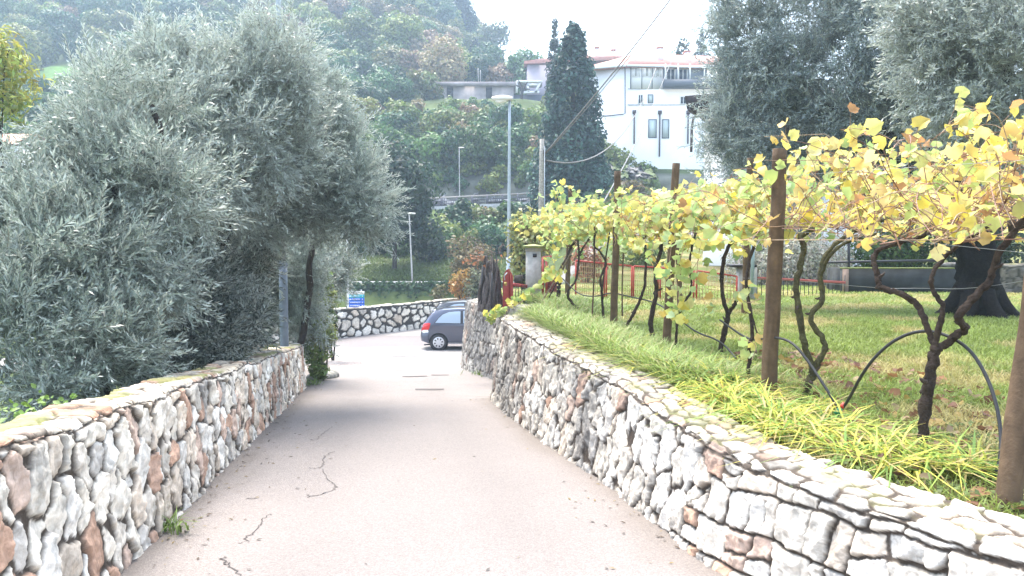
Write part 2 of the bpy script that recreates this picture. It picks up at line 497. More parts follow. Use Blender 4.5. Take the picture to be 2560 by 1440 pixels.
# ------------------------------------------------------------------ plaza at the bottom of the lane
def plaza(name, y0, y1, xlf, xrf, lift, mat, colf, nyy=60, nxx=60):
    yy = np.linspace(y0, y1, nyy); tt = np.linspace(0, 1, nxx)
    Yg = np.repeat(yy[:, None], nxx, 1); Xg = xlf(yy)[:, None] * (1 - tt) + xrf(yy)[:, None] * tt
    V = np.stack([Xg, Yg, RZ(Yg) + lift], -1).reshape(-1, 3)
    i = np.arange(nyy - 1)[:, None] * nxx; j = np.arange(nxx - 1)[None]
    F = np.stack([i + j, i + j + 1, i + nxx + j + 1, i + nxx + j], -1).reshape(-1, 4)
    struct(name, V, F, mat, col=colf(Xg, Yg).reshape(-1, 3), smooth=True, origin=(0, 0, 0))
cst = lambda v: (lambda y: np.full_like(y, v))
plaza("plaza_asphalt", 20.0, 41.5, cst(-16.), cst(6.), -0.008, M_ASPH,
      lambda x, y: np.where((sstep(0, .4, y - (29.3 + 0.12 * (x + 8)) + (fbm(x, y, 4) - .5) * .7))[..., None] * sstep(34.5, 33, y)[..., None] > 0.5, np.array([0.17, 0.15, 0.145]), np.array([0.25, 0.23, 0.215])) * (0.9 + 0.2 * fbm(x * .6, y * .6, 9)[..., None]), 90, 90)
m, t, b = new_mat("cobbles")
b.inputs["Roughness"].default_value = 0.8
tc = t.nodes.new("ShaderNodeTexCoord"); vo = t.nodes.new("ShaderNodeTexVoronoi"); vo.feature = 'DISTANCE_TO_EDGE'; vo.inputs["Scale"].default_value = 8.5
vc = t.nodes.new("ShaderNodeTexVoronoi"); vc.inputs["Scale"].default_value = 8.5
for n in (vo, vc): t.links.new(tc.outputs["Object"], n.inputs["Vector"])
cr1 = t.nodes.new("ShaderNodeValToRGB"); cr1.color_ramp.elements[0].color = (0.16, 0.13, 0.11, 1); cr1.color_ramp.elements[1].color = (1, 1, 1, 1); cr1.color_ramp.elements[1].position = 0.09
cr2 = t.nodes.new("ShaderNodeValToRGB"); cr2.color_ramp.elements[0].color = (0.27, 0.21, 0.18, 1); cr2.color_ramp.elements[1].color = (0.42, 0.36, 0.31, 1)
t.links.new(vo.outputs["Distance"], cr1.inputs[0]); t.links.new(vc.outputs["Color"], cr2.inputs[0])
mm = t.nodes.new("ShaderNodeMix"); mm.data_type = 'RGBA'; mm.blend_type = 'MULTIPLY'; mm.inputs["Factor"].default_value = 0.75
t.links.new(cr2.outputs[0], mm.inputs[6]); t.links.new(cr1.outputs[0], mm.inputs[7]); t.links.new(mm.outputs[2], b.inputs["Base Color"])
bp = t.nodes.new("ShaderNodeBump"); bp.inputs["Strength"].default_value = 0.7; bp.inputs["Distance"].default_value = 0.03
t.links.new(vo.outputs["Distance"], bp.inputs["Height"]); t.links.new(bp.outputs["Normal"], b.inputs["Normal"])
plaza("cobble_paving", 20.36, 25.4, cst(-7.5), cst(0.5), 0.0, m, lambda x, y: np.ones(x.shape + (3,)) * 0.3, 20, 20)
plaza("asphalt_patch", 25.9, 28.75, lambda y: -3.95 + (28.75 - y) * -0.02, lambda y: np.full_like(y, -3.05), 0.004, M_ASPH, lambda x, y: np.ones(x.shape + (1,)) * np.array([0.27, 0.255, 0.25]), 8, 8)

# ------------------------------------------------------------------ rubble stone walls
PAL = np.array([(0.70, 0.66, 0.60), (0.76, 0.74, 0.71), (0.62, 0.58, 0.53), (0.52, 0.50, 0.48), (0.66, 0.58, 0.50), (0.47, 0.31, 0.235), (0.60, 0.46, 0.39), (0.36, 0.35, 0.34)])
def vor(s, t, cw, ch, seed, jit=0.78, wt=0.16, pw=3.2, vj=0.75):
    u, v = s / cw, t / ch
    j0 = np.floor(v)
    D1 = np.full(u.shape, 9.); D2 = np.full(u.shape, 9.)
    ID = np.zeros(u.shape + (2,)); S1 = np.zeros(u.shape + (2,))
    for dj in (-1, 0, 1):
        j = j0 + dj; st = 0.5 * np.mod(j, 2)
        i0 = np.floor(u - st)
        for di in (-2, -1, 0, 1, 2):
            i = i0 + di
            su = i + st + 0.5 + jit * (hash2(i, j, seed) - .5); sv = j + 0.5 + jit * vj * (hash2(i, j, seed + 9) - .5)
            d = (np.abs(u - su) ** pw + np.abs(v - sv) ** pw) ** (1 / pw) - wt * (hash2(i, j, seed + 5) * 2 - 1)
            c1 = d < D1; c2 = (~c1) & (d < D2)
            D2 = np.where(c1, D1, np.where(c2, d, D2)); D1 = np.where(c1, d, D1)
            ID[..., 0] = np.where(c1, i, ID[..., 0]); ID[..., 1] = np.where(c1, j, ID[..., 1])
            S1[..., 0] = np.where(c1, u - su, S1[..., 0]); S1[..., 1] = np.where(c1, v - sv, S1[..., 1])
    return (D2 - D1) * 0.5 * min(cw, ch), ID, S1

def blk(s, t, rows, wr, seed):
    """roughly coursed rubble: courses of random height, stones of random width, some split in two"""
    rr = np.random.default_rng(int(seed * 100) + 5)
    t = t + (fbm(s * 0.9, 0 * s, seed + 70, 3) - .5) * 0.10
    R = [-.3]
    while R[-1] < 4.2: R.append(R[-1] + rr.uniform(*rows))
    R = np.array(R); j = np.clip(np.searchsorted(R, t) - 1, 0, len(R) - 2)
    smax = s.max() + 1
    ex = np.zeros(s.shape); ey = np.minimum(t - R[j], R[j + 1] - t); ID = np.zeros(s.shape + (2,)); Q = np.zeros(s.shape + (2,))
    for k in np.unique(j):
        m = j == k; h = R[k + 1] - R[k]
        wd = rr.uniform(wr[0], wr[1], int(smax / wr[0]) + 8) * (0.75 + 1.4 * h); B = np.concatenate([[-1.0], -1.0 + np.cumsum(wd)])
        tl = rr.normal(size=len(B)) * 0.22
        tv = (t[m] - R[k]) / h - .5
        i = np.clip(np.searchsorted(B, s[m]) - 1, 0, len(B) - 2)
        # slanting vertical joints
        i = np.where(s[m] < B[i] + tl[i] * tv * h, i - 1, i); i = np.where(s[m] > B[np.minimum(i + 1, len(B) - 1)] + tl[np.minimum(i + 1, len(B) - 1)] * tv * h, i + 1, i); i = np.clip(i, 0, len(B) - 2)
        a_, b_ = B[i] + tl[i] * tv * h, B[i + 1] + tl[i + 1] * tv * h
        e = np.minimum(s[m] - a_, b_ - s[m]); cx = (s[m] - (a_ + b_) / 2)
        hs = hash2(i * 1.0, k * 1.0 + 0 * i, seed + 2); sub = np.zeros(i.shape)
        yy = ey[m].copy(); cut = .5 + .3 * (hash2(i * 1.0, k + 0.0 * i, seed + 3) - .5) + .25 * (hs - .5) * cx / .15
        vs = (hs < .2) & (h > .17); dcut = np.abs(tv + .5 - cut) * h
        yy = np.where(vs, np.minimum(yy, dcut), yy); sub = np.where(vs & (tv + .5 > cut), .5, 0)
        us = (hs > .74) & ((b_ - a_) > .2); c2 = (a_ + b_) / 2 + .06 * (hs - .87) + .25 * tv * h * (hash2(i * 1.0, k + 0. * i, seed + 6) - .5)
        e = np.where(us, np.minimum(e, np.abs(s[m] - c2)), e); sub = np.where(us & (s[m] > c2), .25, sub)
        ex[m] = e; ey[m] = yy; ID[m, 0] = i + sub; ID[m, 1] = k; Q[m, 0] = cx / .15; Q[m, 1] = tv
    r = 0.018
    e = r - np.sqrt(np.maximum(r - ex, 0) ** 2 + np.maximum(r - ey, 0) ** 2)
    return np.maximum(np.minimum(e, np.minimum(ex, ey)), 0), ID, Q

def stone_wall(label, path, zb, zt, side, thick=0.4, batter=0.0, cell=(0.20, 0.28), gap=0.0065, relief=0.016, pw=2.7, block_to=0, rows=(.15, .25), wr=(.15, .32), cope=0.08, cope_cell=(0.27, 0.24),
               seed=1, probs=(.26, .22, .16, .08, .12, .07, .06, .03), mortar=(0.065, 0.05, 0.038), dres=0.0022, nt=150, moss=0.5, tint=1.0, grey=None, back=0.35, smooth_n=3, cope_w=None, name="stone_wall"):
    path = smooth_path(path, smooth_n)
    seg = np.linalg.norm(np.diff(path, axis=0), axis=1); S = np.concatenate([[0], np.cumsum(seg)])
    s = [0.0]
    while s[-1] < S[-1]:
        p = np.array([np.interp(s[-1], S, path[:, k]) for k in (0, 1)])
        s.append(s[-1] + np.clip(dres * np.hypot(*p), 0.007, 0.06))
    s = np.array(s); s[-1] = S[-1]
    p = np.stack([np.interp(s, S, path[:, k]) for k in (0, 1)], -1)
    tg = np.stack([np.interp(s, (S[:-1] + S[1:]) / 2, np.diff(path[:, k]) / seg) for k in (0, 1)], -1); tg = norm(tg)
    nr = np.stack([tg[:, 1], -tg[:, 0]], -1) * side
    z0 = zb(p[:, 0], p[:, 1]) - 0.06; z1 = zt(p[:, 0], p[:, 1]) + (fbm(s * 1.3, 0 * s, seed + 40) - .5) * 0.06
    H = z1 - z0
    q = np.linspace(0, 1, nt)
    Hm = H.mean(); tot = Hm + thick + back; qf = Hm / tot; qt = (Hm + thick) / tot
    T = np.where(q[None] < qf, q[None] / qf * H[:, None], np.where(q[None] < qt, H[:, None] + (q[None] - qf) / (qt - qf) * thick, H[:, None] + thick + (q[None] - qt) / (1 - qt) * back))
    Sg = np.repeat(s[:, None], nt, 1); Hg = H[:, None] + 0 * T
    wx = (fbm(Sg * 5, T * 5, seed, 5) - .5) * 0.13; wy = (fbm(Sg * 5, T * 5, seed + 7, 5) - .5) * 0.14
    wx = wx + (fbm(Sg * 22, T * 22, seed + 15, 3) - .5) * 0.03; wy = wy + (fbm(Sg * 22, T * 22, seed + 16, 3) - .5) * 0.03
    e1, id1, q1 = vor(Sg + wx, T + wy + 0.03 * Sg, *cell, seed, 0.9, 0.22, pw)
    if block_to:
        eb, ib, qb = blk(Sg + 0.5 * wx, T + 0.5 * wy, rows, wr, seed)
        dbl = p[:, 1][:, None] - block_to - .25 * np.sin(T * 9) + 0 * T
        bm_ = dbl < 0
        e1 = np.minimum(np.where(bm_, eb, e1), np.abs(dbl)); id1 = np.where(bm_[..., None], ib + 3000, id1); q1 = np.where(bm_[..., None], qb, q1)
    tc_ = T - (Hg - cope) + wy * 0.35
    e2, id2, q2 = vor(Sg + wx, tc_, *cope_cell, seed + 50, 0.7, 0.12)
    zc = tc_ > 0
    e2 = e2 + .001
    e = np.where(zc, np.minimum(e2, np.abs(tc_) + 0.0), np.minimum(e1, np.abs(tc_)))
    idx = np.where(zc[..., None], id2 + 1000, id1); qq = np.where(zc[..., None], q2, q1)
    r1, r2, r3, r4 = [hash2(idx[..., 0], idx[..., 1], seed + k) for k in (11, 12, 13, 14)]
    st = sstep(0.0, 0.008, e - gap)
    rough = (fbm(Sg * 9 + 3 * r1, T * 6, seed + 3, 3) - .5) * 0.036 - np.abs(fbm(Sg * 20 + 5 * r2, T * 12, seed + 4, 4) - .5) * 0.045 + (fbm(Sg * 45, T * 45, seed + 6, 2) - .5) * 0.012 - np.abs(fbm(Sg * 7 + 11 * r2, T * 6 + 7 * r1, seed + 8, 2) - .5) * 0.07 + .006
    h = st * (relief * (0.6 + 0.8 * r1) + (r2 - .5) * 0.05 * qq[..., 0] + (r3 - .5) * 0.05 * qq[..., 1] + rough) + (1 - st) * (-0.012 + 0.4 * rough)
    h = np.where(zc, h * np.where(T > Hg, 0.5, .6), h)
    face = T <= Hg; top = (T > Hg) & (T <= Hg + thick)
    lat = np.where(face, batter * (1 - T / Hg), np.where(top, -(T - Hg), -thick))
    zz = np.where(face, z0[:, None] + T, np.where(top, Hg + z0[:, None], Hg + z0[:, None] - (T - Hg - thick)))
    f2 = sstep(-0.05, 0.05, T - Hg); f3 = sstep(-0.05, 0.05, T - Hg - thick)
    ln = (1 - f2) - f3; up = f2 * (1 - f3) + 0.15 * (1 - f2)
    rnd = -0.03 * np.exp(-((T - Hg) / 0.03) ** 2)
    L = np.sqrt(ln ** 2 + up ** 2) + 1e-6
    lat = lat + (h + rnd) * ln / L; zz = zz + (h + rnd) * up / L
    V = np.stack([p[:, 0:1] + nr[:, 0:1] * lat, p[:, 1:2] + nr[:, 1:2] * lat, zz], -1)
    cum = np.cumsum(probs) / np.sum(probs)
    ci = np.clip(np.searchsorted(cum, r4.ravel()), 0, 7).reshape(r4.shape)
    c = PAL[ci] * np.array([1.04, 1.0, .93]) * (0.88 + 0.24 * r2[..., None]) * tint
    c = np.where((zc & (T > Hg - .01))[..., None], c * np.array([.66, .64, .60]), c)
    lich = sstep(0.50 - .06 * zc, 0.66, fbm(Sg * 2.2, T * 2.2, seed + 20, 5)) * (0.25 + 0.5 * sstep(0.35, 0.0, np.abs(T - Hg)))
    if grey is not None: lich = np.clip(lich + grey(p[:, 1])[:, None] * (0.25 + 0.75 * sstep(0.38, 0.6, fbm(Sg * 1.6, T * 2.2, seed + 25, 5))), 0, 1)
    c = c * (1 - lich[..., None] * 0.8) + np.array([0.16, 0.155, 0.15]) * lich[..., None] * 0.8
    stain = sstep(0.45, 0.75, fbm(Sg * 12, T * 12, seed + 31, 4))[..., None]
    c = c * (1 - 0.30 * stain) ; vein = sstep(.035, .0, np.abs(fbm(Sg * 7 + r1 * 9, T * 5 + r2 * 9, seed + 33, 4) - .5))[..., None]; c = c * (1 - .38 * vein) + np.array([.10, .085, .07]) * .38 * vein
    c = c * st[..., None] + np.array(mortar) * (1 - st[..., None])  # soil-brown mortar, darkened further so joint shade sits in its colour
    ms = (sstep(0.52, 0.64, fbm(Sg * 1.8, T * 3, seed + 60, 4)) * (T > Hg + 0.03) * moss)[..., None]
    c = c * (1 - ms) + np.array([0.17, 0.18, 0.05]) * ms
    nS = len(s)
    i = np.arange(nS - 1)[:, None] * nt; j = np.arange(nt - 1)[None]
    F = np.stack([i + j, i + nt + j, i + nt + j + 1, i + j + 1], -1) if side > 0 else np.stack([i + j, i + j + 1, i + nt + j + 1, i + nt + j], -1)
    zf = zc[:-1, :-1]
    Vf, Cf = V.reshape(-1, 3), c.reshape(-1, 3)
    k = nS // 2
    root = thing(name, label, "wall", (p[k, 0], p[k, 1], z0[k])); root["kind"] = "thing"
    def part(nm, Fm):
        u, inv = np.unique(Fm, return_inverse=True)
        mk(nm, Vf[u], inv.reshape(-1, 4), M_STONE, root, col=Cf[u], smooth=False)
    part("stonework", F[~zf]); part("coping", F[zf])
    return root

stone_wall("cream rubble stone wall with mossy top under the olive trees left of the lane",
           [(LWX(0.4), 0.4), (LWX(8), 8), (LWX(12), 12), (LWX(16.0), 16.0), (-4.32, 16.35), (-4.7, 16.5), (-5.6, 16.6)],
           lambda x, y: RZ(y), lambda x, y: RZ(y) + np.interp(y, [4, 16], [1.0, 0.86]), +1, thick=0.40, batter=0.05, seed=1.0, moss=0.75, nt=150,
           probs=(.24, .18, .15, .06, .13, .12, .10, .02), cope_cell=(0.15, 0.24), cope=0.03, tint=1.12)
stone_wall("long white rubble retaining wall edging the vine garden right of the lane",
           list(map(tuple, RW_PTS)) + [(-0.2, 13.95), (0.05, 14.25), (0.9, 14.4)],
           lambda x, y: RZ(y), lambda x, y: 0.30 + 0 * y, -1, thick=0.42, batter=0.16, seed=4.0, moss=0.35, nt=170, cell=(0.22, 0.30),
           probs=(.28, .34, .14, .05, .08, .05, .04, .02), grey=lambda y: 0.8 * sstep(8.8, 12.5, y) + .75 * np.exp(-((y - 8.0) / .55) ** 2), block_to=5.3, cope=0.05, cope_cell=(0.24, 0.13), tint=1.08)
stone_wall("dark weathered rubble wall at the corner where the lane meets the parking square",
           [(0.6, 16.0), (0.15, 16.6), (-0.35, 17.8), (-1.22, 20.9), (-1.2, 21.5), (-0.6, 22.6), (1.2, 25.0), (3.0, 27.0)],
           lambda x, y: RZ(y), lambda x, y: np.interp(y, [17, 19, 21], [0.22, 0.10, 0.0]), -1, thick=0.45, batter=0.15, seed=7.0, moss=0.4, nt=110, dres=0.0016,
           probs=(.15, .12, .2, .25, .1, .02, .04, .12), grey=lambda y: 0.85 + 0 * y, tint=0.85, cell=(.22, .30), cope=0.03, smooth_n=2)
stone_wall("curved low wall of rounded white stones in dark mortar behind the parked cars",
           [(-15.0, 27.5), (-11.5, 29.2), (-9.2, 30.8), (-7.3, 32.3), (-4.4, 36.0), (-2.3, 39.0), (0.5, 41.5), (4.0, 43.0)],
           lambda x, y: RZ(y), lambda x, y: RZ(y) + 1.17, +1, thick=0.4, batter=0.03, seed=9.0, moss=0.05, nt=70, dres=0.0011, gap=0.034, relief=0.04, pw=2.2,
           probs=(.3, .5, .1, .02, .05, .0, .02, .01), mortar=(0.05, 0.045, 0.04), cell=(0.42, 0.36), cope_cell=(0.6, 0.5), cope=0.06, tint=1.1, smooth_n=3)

# ------------------------------------------------------------------ garden terrace
def GZ(x, y):
    return 0.24 + (fbm(np.asarray(x) * 0.8, np.asarray(y) * 0.8, 30) - .5) * 0.06 - 0.12 * sstep(15.5, 19, y) * sstep(2, -1, x) + np.clip(np.asarray(y) - 26, 0, 60) * 0.10
gy = np.concatenate([np.arange(0.8, 14.5, 0.15), np.arange(14.5, 38, 0.4)])
gb = np.where(gy < 14.0, RWX(np.minimum(gy, 13.6)) + 0.33, np.interp(gy, [14.0, 14.3, 16.4, 17.8, 20.9, 22.3, 24.6, 26.6, 38], [0.1, 0.4, 0.9, 0.05, -0.9, -0.3, 1.4, 3.2, 5]))
u = np.concatenate([np.linspace(0, 6, 60), np.linspace(6.4, 30, 40)])
Yg = np.repeat(gy[:, None], len(u), 1); Xg = gb[:, None] + u[None]
V = np.stack([Xg, Yg, GZ(Xg, Yg)], -1).reshape(-1, 3)
i = np.arange(len(gy) - 1)[:, None] * len(u); j = np.arange(len(u) - 1)[None]
F = np.stack([i + j, i + j + 1, i + len(u) + j + 1, i + len(u) + j], -1).reshape(-1, 4)
soil = fbm(Xg * 1.2, Yg * 1.2, 33)[..., None]
colg = np.array([0.11, 0.13, 0.04]) * (1 - sstep(.45, .6, soil)) + np.array([0.20, 0.17, 0.08]) * sstep(.45, .6, soil)
near = (sstep(6.5, 4.2, Yg))[..., None]
colg = colg * (1 - 0.7 * near) + np.array([0.13, 0.09, 0.055]) * 0.7 * near
struct("garden_ground", V, F, M_TERRAIN, col=colg.reshape(-1, 3), smooth=True, origin=(0, 0, 0))
# ------------------------------------------------------------------ olive trees
def twig_template(seed, L=0.36, pairs=12, ll=0.078, lw=0.0165):
    r = np.random.default_rng(seed)
    V, F, part = [], [], []
    bend = r.uniform(-0.35, 0.35, 2)
    def st(t): return np.array([bend[0] * t * t * L, bend[1] * t * t * L, t * L])
    for k in range(pairs):
        t = (k + 0.6) / pairs
        az = k * 1.57 + r.normal() * 0.4
        for sgn in (0, np.pi):
            a = az + sgn + r.normal() * 0.25
            el = R_(r.uniform(30, 62)) * (1 - 0.35 * t)
            d = np.array([math.cos(a) * math.sin(el), math.sin(a) * math.sin(el), math.cos(el)])
            s = norm(np.cross(d, [0, 0, 1.0]) + r.normal(size=3) * 0.35)
            l = ll * r.uniform(0.7, 1.2) * (1 - 0.3 * abs(t - 0.5)); b = st(t)
            n0 = len(V); up = np.cross(s, d)
            V += [b, b + d * l * 0.5 + s * lw / 2 + up * 0.004, b + d * l, b + d * l * 0.5 - s * lw / 2 + up * 0.004]
            F.append((n0, n0 + 1, n0 + 2, n0 + 3)); part += [1] * 4
    for t0, t1 in ((0, .5), (.5, 1)):
        for s in ((0.0022, 0, 0), (0, 0.0022, 0)):
            n0 = len(V); s = np.array(s)
            V += [st(t0) - s, st(t0) + s, st(t1) + s * .6, st(t1) - s * .6]
            F.append((n0, n0 + 1, n0 + 2, n0 + 3)); part += [0] * 4
    return np.array(V), np.array(F), np.array(part)
TWIGS = [twig_template(k) for k in range(6)]

def olive_crown(blobs, n_twigs, up=0.5, scale=1.0, col=(0.28, 0.335, 0.295), out=0.7, rnd=0.45, droop=0.0):
    B = np.array(blobs, float)
    wgt = B[:, 3] ** 2; wgt /= wgt.sum()
    per = 9; ns = max(1, n_twigs // per); n_twigs = ns * per
    k = rng.choice(len(B), ns, p=wgt)
    d = rsphere(ns)
    rad = 0.30 + 0.70 * rng.random(ns) ** 0.45
    rad *= 1 + 0.2 * np.sin(d[:, 0] * 6 + k) * np.sin(d[:, 1] * 5 + d[:, 2] * 7)
    p = B[k, :3] + d * B[k, 3:6] * rad[:, None]
    g0 = norm(d * out + rng.normal(size=(ns, 3)) * rnd)
    k, d, p, g0 = [np.repeat(q_, per, 0) for q_ in (k, d, p, g0)]
    along = np.tile(np.linspace(0, 1, per), ns)[:, None]
    p = p + g0 * (along - 0.95) * 0.36 * scale + rng.normal(size=p.shape) * 0.055 * scale
    # drop those deep inside other blobs
    keep = np.ones(n_twigs, bool)
    for i, b in enumerate(B):
        q = np.linalg.norm((p - b[:3]) / b[3:6], axis=1)
        keep &= ~((q < 0.55) & (k != i) & (rng.random(n_twigs) < 0.8))
    p, d, k = p[keep], d[keep], k[keep]; n = len(p)
    upw = up * np.where(d[:, 2] > -0.1, 1.0, 0.15) - droop * (d[:, 2] < 0.1)
    g0 = g0[keep]
    g = norm(g0 * 0.85 + rng.normal(size=(n, 3)) * 0.42 + np.stack([0 * upw, 0 * upw, upw], -1) * 0.8)
    R = frames(g); sc = scale * rng.uniform(0.7, 1.35, n)
    which = rng.integers(0, len(TWIGS), n)
    Vs, Fs, Cs, n0 = [], [], [], 0
    col = np.array(col)
    for wv, (TV, TF, part) in enumerate(TWIGS):
        s = which == wv
        V, F = inst(TV, [TF], p[s], R[s], sc[s])
        m = s.sum()
        tint = (1 + 0.18 * rng.normal(size=(m, 1, 1)))
        lf = 1 + 0.15 * np.repeat(rng.normal(size=(m, len(TV) // 4, 1)), 4, 1)
        c = np.where(part[None, :, None] == 1, col * tint * lf, np.array([0.16, 0.145, 0.12]))
        Vs.append(V); Fs.append(F[0] + n0); n0 += len(V); Cs.append(np.clip(c, .01, .6).reshape(-1, 3))
    return np.vstack(Vs), np.vstack(Fs), np.vstack(Cs)

BARKC = np.array([0.05, 0.043, 0.037])
def limbs(paths, col=BARKC, n=9):
    mb = MB()
    for i, (pts, r0, r1) in enumerate(paths):
        q = smooth_path(np.array(pts), 3)
        q = q + (np.stack([fbm(np.arange(len(q)) * .35, 0 * np.arange(len(q)) + i, k) for k in (1, 2, 3)], -1) - .5) * r0 * 0.9
        mb.tube(q, np.linspace(r0, r1, len(q)), n, col=col, rough=0.10, seed=i)
    return mb

def B_(px, py, rpx, d, sq=(1, 1, 1)):
    p = P(px, py, d); r = 0.90 * rpx / F_PX * d
    return (*p, r * sq[0], r * sq[1], r * sq[2])

def olive_tree(label, base, paths, blobs, n, group=None, **k):
    t = thing("olive_tree", label, "olive tree", base, group)
    limbs(paths).build("trunk", M_BARK, t, smooth=True)
    V, F, C = olive_crown(blobs, n, **k)
    mk("crown", V, F, M_LEAF_OLIVE, t, col=C)
    return t

def gl(x, y): return float(RZ(y)) - 0.1
# nearest left olive: fills the left edge down to the wall
b0 = np.array([-4.6, 8.6, gl(-4.6, 8.6)])
def lp(px, py, d): return P(px, py, d)
olive_tree("large silvery olive tree filling the left edge behind the lane wall", b0,
    [([b0, b0 + (.1, 0, .8), lp(300, 620, 8.9), lp(260, 450, 8.8), lp(230, 300, 8.6)], 0.17, 0.03), ([b0 + (0, 0, .9), lp(180, 640, 8.4), lp(90, 520, 8)], 0.09, 0.02),
     ([b0 + (.05, 0, .8), lp(400, 560, 8.9), lp(420, 420, 8.9), lp(380, 260, 8.8)], 0.09, 0.02)],
    [B_(270, 470, 210, 8.6), B_(130, 590, 170, 8.2), B_(340, 340, 170, 9.2), B_(20, 660, 190, 8.0), B_(200, 690, 220, 7.8), B_(60, 820, 200, 7.2), B_(250, 860, 150, 7.4),
     B_(200, 400, 110, 9.0), B_(430, 480, 130, 8.4), B_(-60, 600, 170, 8), B_(5, 480, 125, 8.4), B_(130, 960, 90, 6.8), B_(380, 690, 100, 8.0)], 7000, up=0.45, scale=0.95, col=(0.235, 0.285, 0.24))
b1 = np.array([-4.75, 11.4, gl(-4.75, 11.4)])
olive_tree("tall olive tree with pale bright top and ivy covered stems beside the grey lamp post", b1,
    [([b1, b1 + (.05, 0, .9), lp(440, 690, 11.3), lp(460, 560, 11.4), lp(480, 400, 11.2), lp(500, 200, 11)], 0.16, 0.03),
     ([b1 + (.2, .1, .2), lp(530, 700, 11.8), lp(570, 560, 11.8), lp(650, 430, 12), lp(720, 280, 12)], 0.13, 0.03),
     ([lp(575, 550, 11.8), lp(600, 480, 12), lp(560, 350, 11.6)], 0.06, 0.02), ([lp(440, 690, 11.3), lp(380, 560, 11), lp(350, 400, 10.8)], 0.07, 0.02)],
    [B_(500, 310, 190, 10.8), B_(400, 270, 150, 10.6), B_(600, 230, 150, 11.4), B_(640, 330, 190, 11.8), B_(480, 420, 170, 10.6), B_(300, 250, 110, 10.6),
     B_(690, 120, 90, 11.6), B_(560, 150, 80, 11.2), B_(420, 160, 80, 10.8), B_(560, 470, 130, 11.6), B_(700, 200, 110, 11.8)], 6000, up=0.75, scale=1.05, col=(0.35, 0.40, 0.36))
b2 = np.array([-5.55, 16.4, gl(-5, 16.4)])
olive_tree("olive tree leaning out over the lane behind the grey lamp post", b2,
    [([b2, b2 + (.1, 0, .9), lp(660, 690, 16), lp(690, 570, 15), lp(780, 440, 13.8), lp(820, 330, 13.6)], 0.15, 0.03),
     ([lp(715, 570, 14), lp(800, 540, 13.7), lp(880, 530, 13.4), lp(940, 520, 13.2)], 0.07, 0.015), ([b2 + (.9, .5, 0), lp(775, 760, 16.6), lp(770, 640, 16), lp(800, 560, 14.6)], 0.10, 0.03)],
    [B_(760, 330, 140, 13.4), B_(830, 420, 130, 13.4), B_(880, 500, 110, 13.2), B_(920, 545, 70, 13.1), B_(780, 500, 120, 13.2), B_(690, 420, 150, 12.8), B_(800, 260, 90, 13.4),
     B_(640, 540, 110, 12.8), B_(735, 530, 70, 13.2), B_(870, 400, 70, 13.4), B_(770, 200, 70, 13.6), B_(680, 650, 90, 17.2), B_(760, 650, 80, 16.8), B_(745, 740, 85, 16.9), B_(640, 670, 80, 16.8), B_(820, 570, 60, 14.2), B_(770, 820, 60, 17), B_(670, 770, 90, 17.2)], 8500, up=0.35, scale=1.0)
# shaded undergrowth behind the wall: olive suckers
def shrub(label, name, base, blobs, per, size, col, mat=None, cat="shrub", stems=6, group=None, seed=1, shape=(0.5, 1.0), **k):
    t = thing(name, label, cat, base, group)
    base = np.array(base, float); mb = MB()
    B = np.array(blobs)
    for i in range(stems):
        b = B[i % len(B)]
        e = b[:3] + rng.normal(size=3) * b[3:6] * 0.3
        mb.tube(smooth_path([base + rng.normal(size=3) * (.08, .08, 0), base * .5 + e * .5 + rng.normal(size=3) * .12, e], 2), [0.028, 0.008], 5, col=(0.09, 0.075, 0.06))
    mb.build("stem", M_BARK, t, smooth=True)
    V, F, C = foliage(blobs, per, size, col, shape=shape, **k)
    mk("foliage", V, F, mat or M_LEAF, t, col=C)
    return t
def sucker(label, px, py, d, blobs, n, **k):
    p = P(px, py, d); base = np.array([p[0], d, gl(p[0], d)])
    t = thing("olive_shrub", label, "shrub", base)
    limbs([([base, base * .6 + np.array(blobs[i % len(blobs)][:3]) * .4 + rng.normal(size=3) * .1, np.array(blobs[i % len(blobs)][:3])], 0.03, 0.01) for i in range(5)], n=6).build("stem", M_BARK, t, smooth=True)
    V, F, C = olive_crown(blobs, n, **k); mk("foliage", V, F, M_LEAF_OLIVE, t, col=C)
sucker("olive sucker thicket coloured dark as if in shade between the olive trunks and the wall", 520, 850, 10.5, [B_(480, 760, 120, 10.4), B_(560, 800, 110, 10.8), B_(420, 850, 100, 9.6), B_(480, 660, 90, 11.8), B_(560, 690, 100, 12.6), B_(620, 650, 80, 13.4), B_(430, 620, 80, 11), B_(520, 880, 80, 10), B_(340, 800, 110, 9.2), B_(330, 930, 80, 8.6)], 4200, up=0.5, col=(0.06, 0.08, 0.065))  # leaf colour darkened to stand for the shade inside the grove
sucker("greyish olive shrub growing just left of the grey lamp post foot", 640, 830, 13.2, [B_(560, 770, 60, 13.2), B_(570, 840, 50, 12.6), B_(540, 850, 60, 12)], 1000, up=0.5, col=(0.14, 0.15, 0.125))
sucker("small silvery olive shrub beside the white pole of the direction sign", 830, 690, 24, [B_(835, 650, 50, 24), B_(800, 690, 50, 24), B_(850, 690, 38, 24), B_(790, 640, 45, 23.6)], 900, up=0.6, scale=1.5, col=(0.18, 0.22, 0.17))
